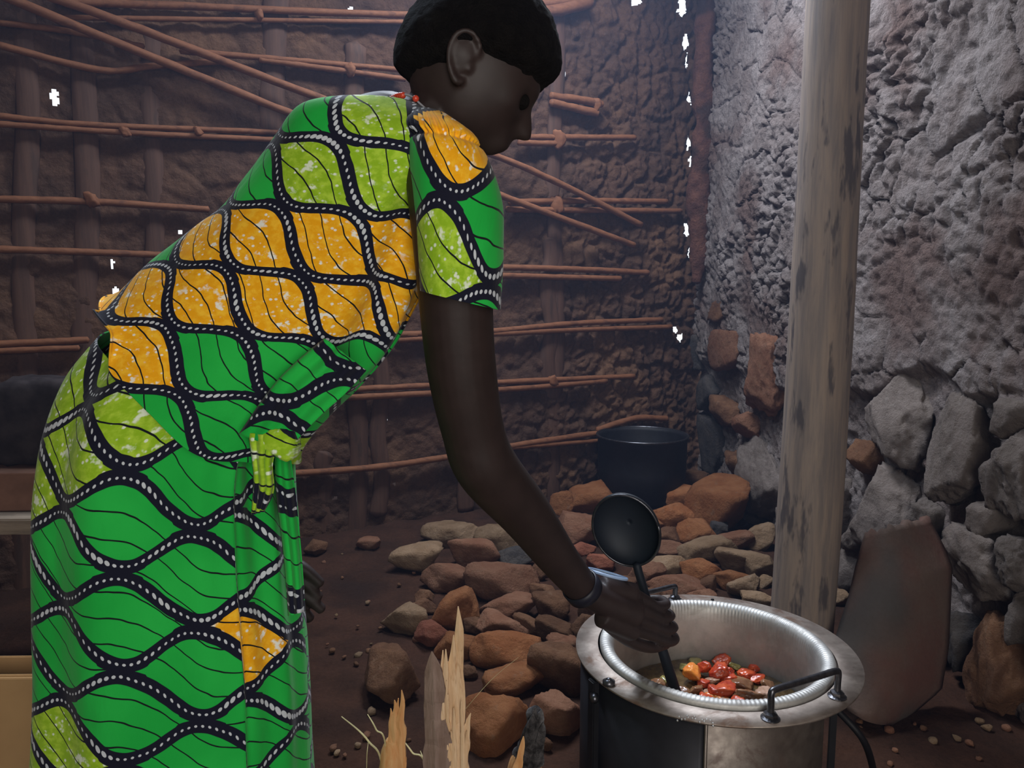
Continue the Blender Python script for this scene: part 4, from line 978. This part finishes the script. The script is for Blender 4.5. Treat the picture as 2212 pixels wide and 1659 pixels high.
#@@PROPS
# ------------------------------------------------------------------ firewood in front
def splinter(name, base, tip, w_, m, parent, Y=1.32, thick=.6, seed=0, lean=0.0, ex=.6):
    b = U(*base, Y); t = U(*tip, Y+lean); s_ = w_/scale_at(b)/2; r = random.Random(seed); pts = []; rad = []
    for k in range(8):
        g = k/7; p = b.lerp(t, g)+Vector((r.uniform(-1, 1)*s_*.18*(k > 0), r.uniform(-1, 1)*s_*.2, 0)); pts.append(p); rad.append(s_*(1-g)**ex*r.uniform(.85, 1.12)+.0010)
    V, Fc = tube_vf(pts, rad, seg=6, n=16, flat=thick, rough=.15, seed=seed); return mesh(name, V, Fc, m, parent, False)
base = U(965, 1659, 1.32); fw = empty('firewood_log', (base.x, base.y, 0), 'tall pale split log with long splinters and grey bark standing in front', 'firewood')
zb = 2550
cxy = [(968, 1640), (962, 1760), (960, 1900), (955, zb)]
tube('heartwood', [U(972, 1575, 1.33), U(968, 1640, 1.33), U(965, 1760, 1.33), U(962, zb, 1.33)], [.014, .032, .037, .04], M['split_wood'], fw, seg=12, n=30, rough=.2, seed=2)
for k, (b, t, w_) in enumerate((((985, 1659), (993, 1310), 34), ((975, 1659), (978, 1370), 30), ((962, 1640), (962, 1402), 18), ((968, 1650), (968, 1430), 22), ((992, 1659), (1003, 1470), 12),
                                ((1000, 1659), (1015, 1540), 16), ((990, 1670), (996, 1500), 20), ((1004, 1680), (1000, 1550), 18), ((945, 1659), (926, 1460), 18), ((978, 1660), (985, 1440), 20),
                                ((958, 1660), (955, 1405), 14), ((970, 1700), (1006, 1560), 14))):
    splinter('splinter', b, t, w_*1.5, M['split_wood'], fw, 1.325-.008*(k % 3), .7, 40+k)
for k in range(14):
    x = random.uniform(938, 1006); splinter('splinter', (x, 1659), (x+random.uniform(-6, 8), random.uniform(1440, 1600)), random.uniform(7, 13), M['split_wood'], fw, 1.30, .7, 140+k)
splinter('bark', (950, 1700), (932, 1408), 70, M['bark'], fw, 1.305, .5, 60, ex=.28); splinter('bark', (945, 1760), (940, 1450), 64, M['bark'], fw, 1.305, .5, 61, ex=.25)
local(fw)
base = U(848, 1659, 1.34); f2_ = empty('firewood_log', (base.x, base.y, 0), 'short orange split log with splintered top left of the tall pale one', 'firewood')
tube('heartwood', [U(848, 1598, 1.34), U(847, 1640, 1.34), U(842, 1800, 1.34), U(840, zb, 1.34)], [.013, .022, .025, .03], M['orange_wood'], f2_, seg=12, n=30, rough=.2, seed=3)
for k, (b, t, w_) in enumerate((((862, 1650), (869, 1492), 20), ((852, 1640), (853, 1512), 18), ((845, 1640), (846, 1530), 14), ((858, 1640), (860, 1508), 10), ((838, 1659), (834, 1600), 16), ((868, 1660), (872, 1612), 14))):
    splinter('splinter', b, t, w_*1.4, M['orange_wood'], f2_, 1.335, .7, 80+k)
local(f2_)
cl = empty('charred_log', (U(1130, 1659, 1.4).x, 1.4, 0), 'charred log with ashy grey end standing beside the stove', 'firewood')
tube('charred_end', [U(1158, 1528, 1.40), U(1156, 1545, 1.40), U(1150, 1590, 1.40), U(1140, 1640, 1.4)], [.006, .015, .022, .029], M['char'], cl, seg=40, n=70, rough=.7, seed=5)
for k, (b, t, w_) in enumerate((((1150, 1660), (1168, 1532), 34), ((1140, 1660), (1150, 1540), 34), ((1128, 1665), (1138, 1560), 30), ((1158, 1650), (1174, 1560), 26), ((1146, 1660), (1158, 1526), 30))):
    splinter('char_flake', b, t, w_, M['char'], cl, 1.385-.008*(k % 2), .8, 260+k, ex=.3)
tube('log_body', [U(1141, 1632, 1.4), U(1130, 1700, 1.4), U(1120, 1900, 1.4), U(1110, zb, 1.4)], [.029, .036, .037, .038], M['orange_wood'], cl, seg=18, n=40, rough=.15, seed=6)
splinter('pale_split', (1112, 1690), (1132, 1590), 24, M['orange_wood'], cl, 1.37, .6, 290)
local(cl)
STW = [((738, 1548), (795, 1600), (828, 1680), 5, 'broad pale straw blade at the far left of the firewood'), ((794, 1543), (812, 1575), (836, 1640), 3.5, 'bent straw stalk rising just left of the short log'),
       ((868, 1596), (890, 1625), (922, 1680), 4, 'straw blade slanting between the two split logs'), ((908, 1622), (914, 1640), (922, 1680), 3, 'short straw tip left of the tall log'),
       ((1000, 1472), (990, 1540), (975, 1600), 3, 'thin straw standing against the tall split log'), ((796, 1600), (793, 1625), (792, 1655), 1.6, 'wispy straw hair hanging from the broad blade'),
       ((1120, 1420), (1060, 1470), (990, 1550), 1.0, 'long thin grass stem crossing the orange rocks')]
for k, (a, b, c, w_, lab) in enumerate(STW):
    P3 = [U(*a, 1.36), U(*b, 1.34), U(*c, 1.33)]; P3.append(Vector((P3[2].x*1.0, 1.33, 0)) if k in (0, 1, 2, 3) else P3[2]+(P3[2]-P3[1])*.3)
    tag(set_origin(tube('straw', P3, [w_/1150*.3, w_/1150*.6, w_/1150*.6, w_/1150*.6], M['straw'], None, seg=6, n=24, flat=.3)), lab, 'straw', 'straws round the firewood')

# ------------------------------------------------------------------ things behind the cook at the left
def carton(name, c, s, m, label, rot=0, open_=True):
    o = empty(name, (c[0], c[1], c[2]), label, 'box'); R_ = Matrix.Rotation(rot, 3, 'Z'); t = .006
    def part(nm, cc, ss, mm__=m): 
        bm = bmesh.new(); box_bm(bm, Vector(c)+R_@Vector(cc), ss, R_, .002); return from_bm(nm, bm, mm__, o, False)
    part('base', (0, 0, t/2), (s[0], s[1], t))
    for sx in (-1, 1): part('side_panel', (sx*(s[0]-t)/2, 0, s[2]/2), (t, s[1], s[2]))
    for sy in (-1, 1): part('end_panel', (0, sy*(s[1]-t)/2, s[2]/2), (s[0]-2*t, t, s[2]))
    if open_: part('rim_band', (0, -(s[1]+.006)/2, s[2]-.022), (s[0]+.004, .008, .034))
    else: part('lid', (0, 0, s[2]-t/2), (s[0]+.008, s[1]+.008, t))
    local(o); return o
p = U(-60, 1450, 1.75); carton('storage_box', (p.x, 1.78, 0), (.42, .10, p.z), M['tan_card'], 'tan open box at the bottom left behind the skirt', .02)
V, Fc = stone_vf((p.x, 1.78, p.z-.10), (.38, .07, .16), 0, 78, 4, 5, 0, .05)  # added dark block, imitates the shade inside the box
tag(set_origin(mesh('box_shade_block', V, Fc, M['sack'])), 'dark block added as shade inside the tan open box', 'cloth')
bn = empty('bench', (-1.62, 2.5, 0), 'rough bench with a weathered plank behind the cook at the left', 'bench')
pl = U(40, 1122, 2.38); bm = bmesh.new(); box_bm(bm, (-1.62, 2.52, pl.z-.026), (1.1, .28, .052), Matrix.Rotation(.03, 3, 'Z'), .004); from_bm('plank', bm, M['plank'], bn, False)
for x in (-1.98, -1.52, -1.2):
    bm = bmesh.new(); box_bm(bm, (x, 2.55, (pl.z-.05)/2), (.17, .06, pl.z-.05), None, .004); from_bm('leg', bm, M['board'], bn, False)
local(bn)
carton('cardboard_box', (-1.70, 2.56, pl.z+.002), (.27, .2, .13), M['cardboard'], 'dull brown closed carton on the bench, left one', .05, False)
carton('cardboard_box', (-1.40, 2.58, pl.z+.002), (.26, .2, .15), M['cardboard'], 'dull brown closed carton on the bench, partly behind the skirt', -.04, False)
V, Fc = stone_vf((-1.62, 2.62, pl.z+.29), (.5, .2, .30), 0, 77, 4, 5, 0, .05); 
tag(set_origin(mesh('sack', V, Fc, M['sack'])), 'dark sack heaped on the cartons behind the cook', 'sack')

# ------------------------------------------------------------------ smoke hanging in the hut
bm = bmesh.new(); box_bm(bm, (-.6, 3.05, 1.75), (4.6, 4.1, 3.3))
for v in bm.verts:
    if v.co.x > 1: v.co.x = 1.15 if v.co.y > 3 else 1.3
    if v.co.x < -2 and v.co.y > 3: v.co.y = 2.6
sm = bpy.data.materials.new('smoke'); sm.use_nodes = True; nt = sm.node_tree; nt.nodes.clear()
out = nt.nodes.new('ShaderNodeOutputMaterial'); vs = nt.nodes.new('ShaderNodeVolumeScatter')
vs.inputs['Color'].default_value = (.48, .62, 1.0, 1); vs.inputs['Density'].default_value = .0135; vs.inputs['Anisotropy'].default_value = .3
nt.links.new(vs.outputs[0], out.inputs['Volume'])
sk = from_bm('smoke', bm, sm, None, False); tag(sk, 'thin bluish smoke hanging in the air of the hut', 'smoke', None, 'stuff')
for o in bpy.data.objects:
    if '_l' in o: del o['_l']
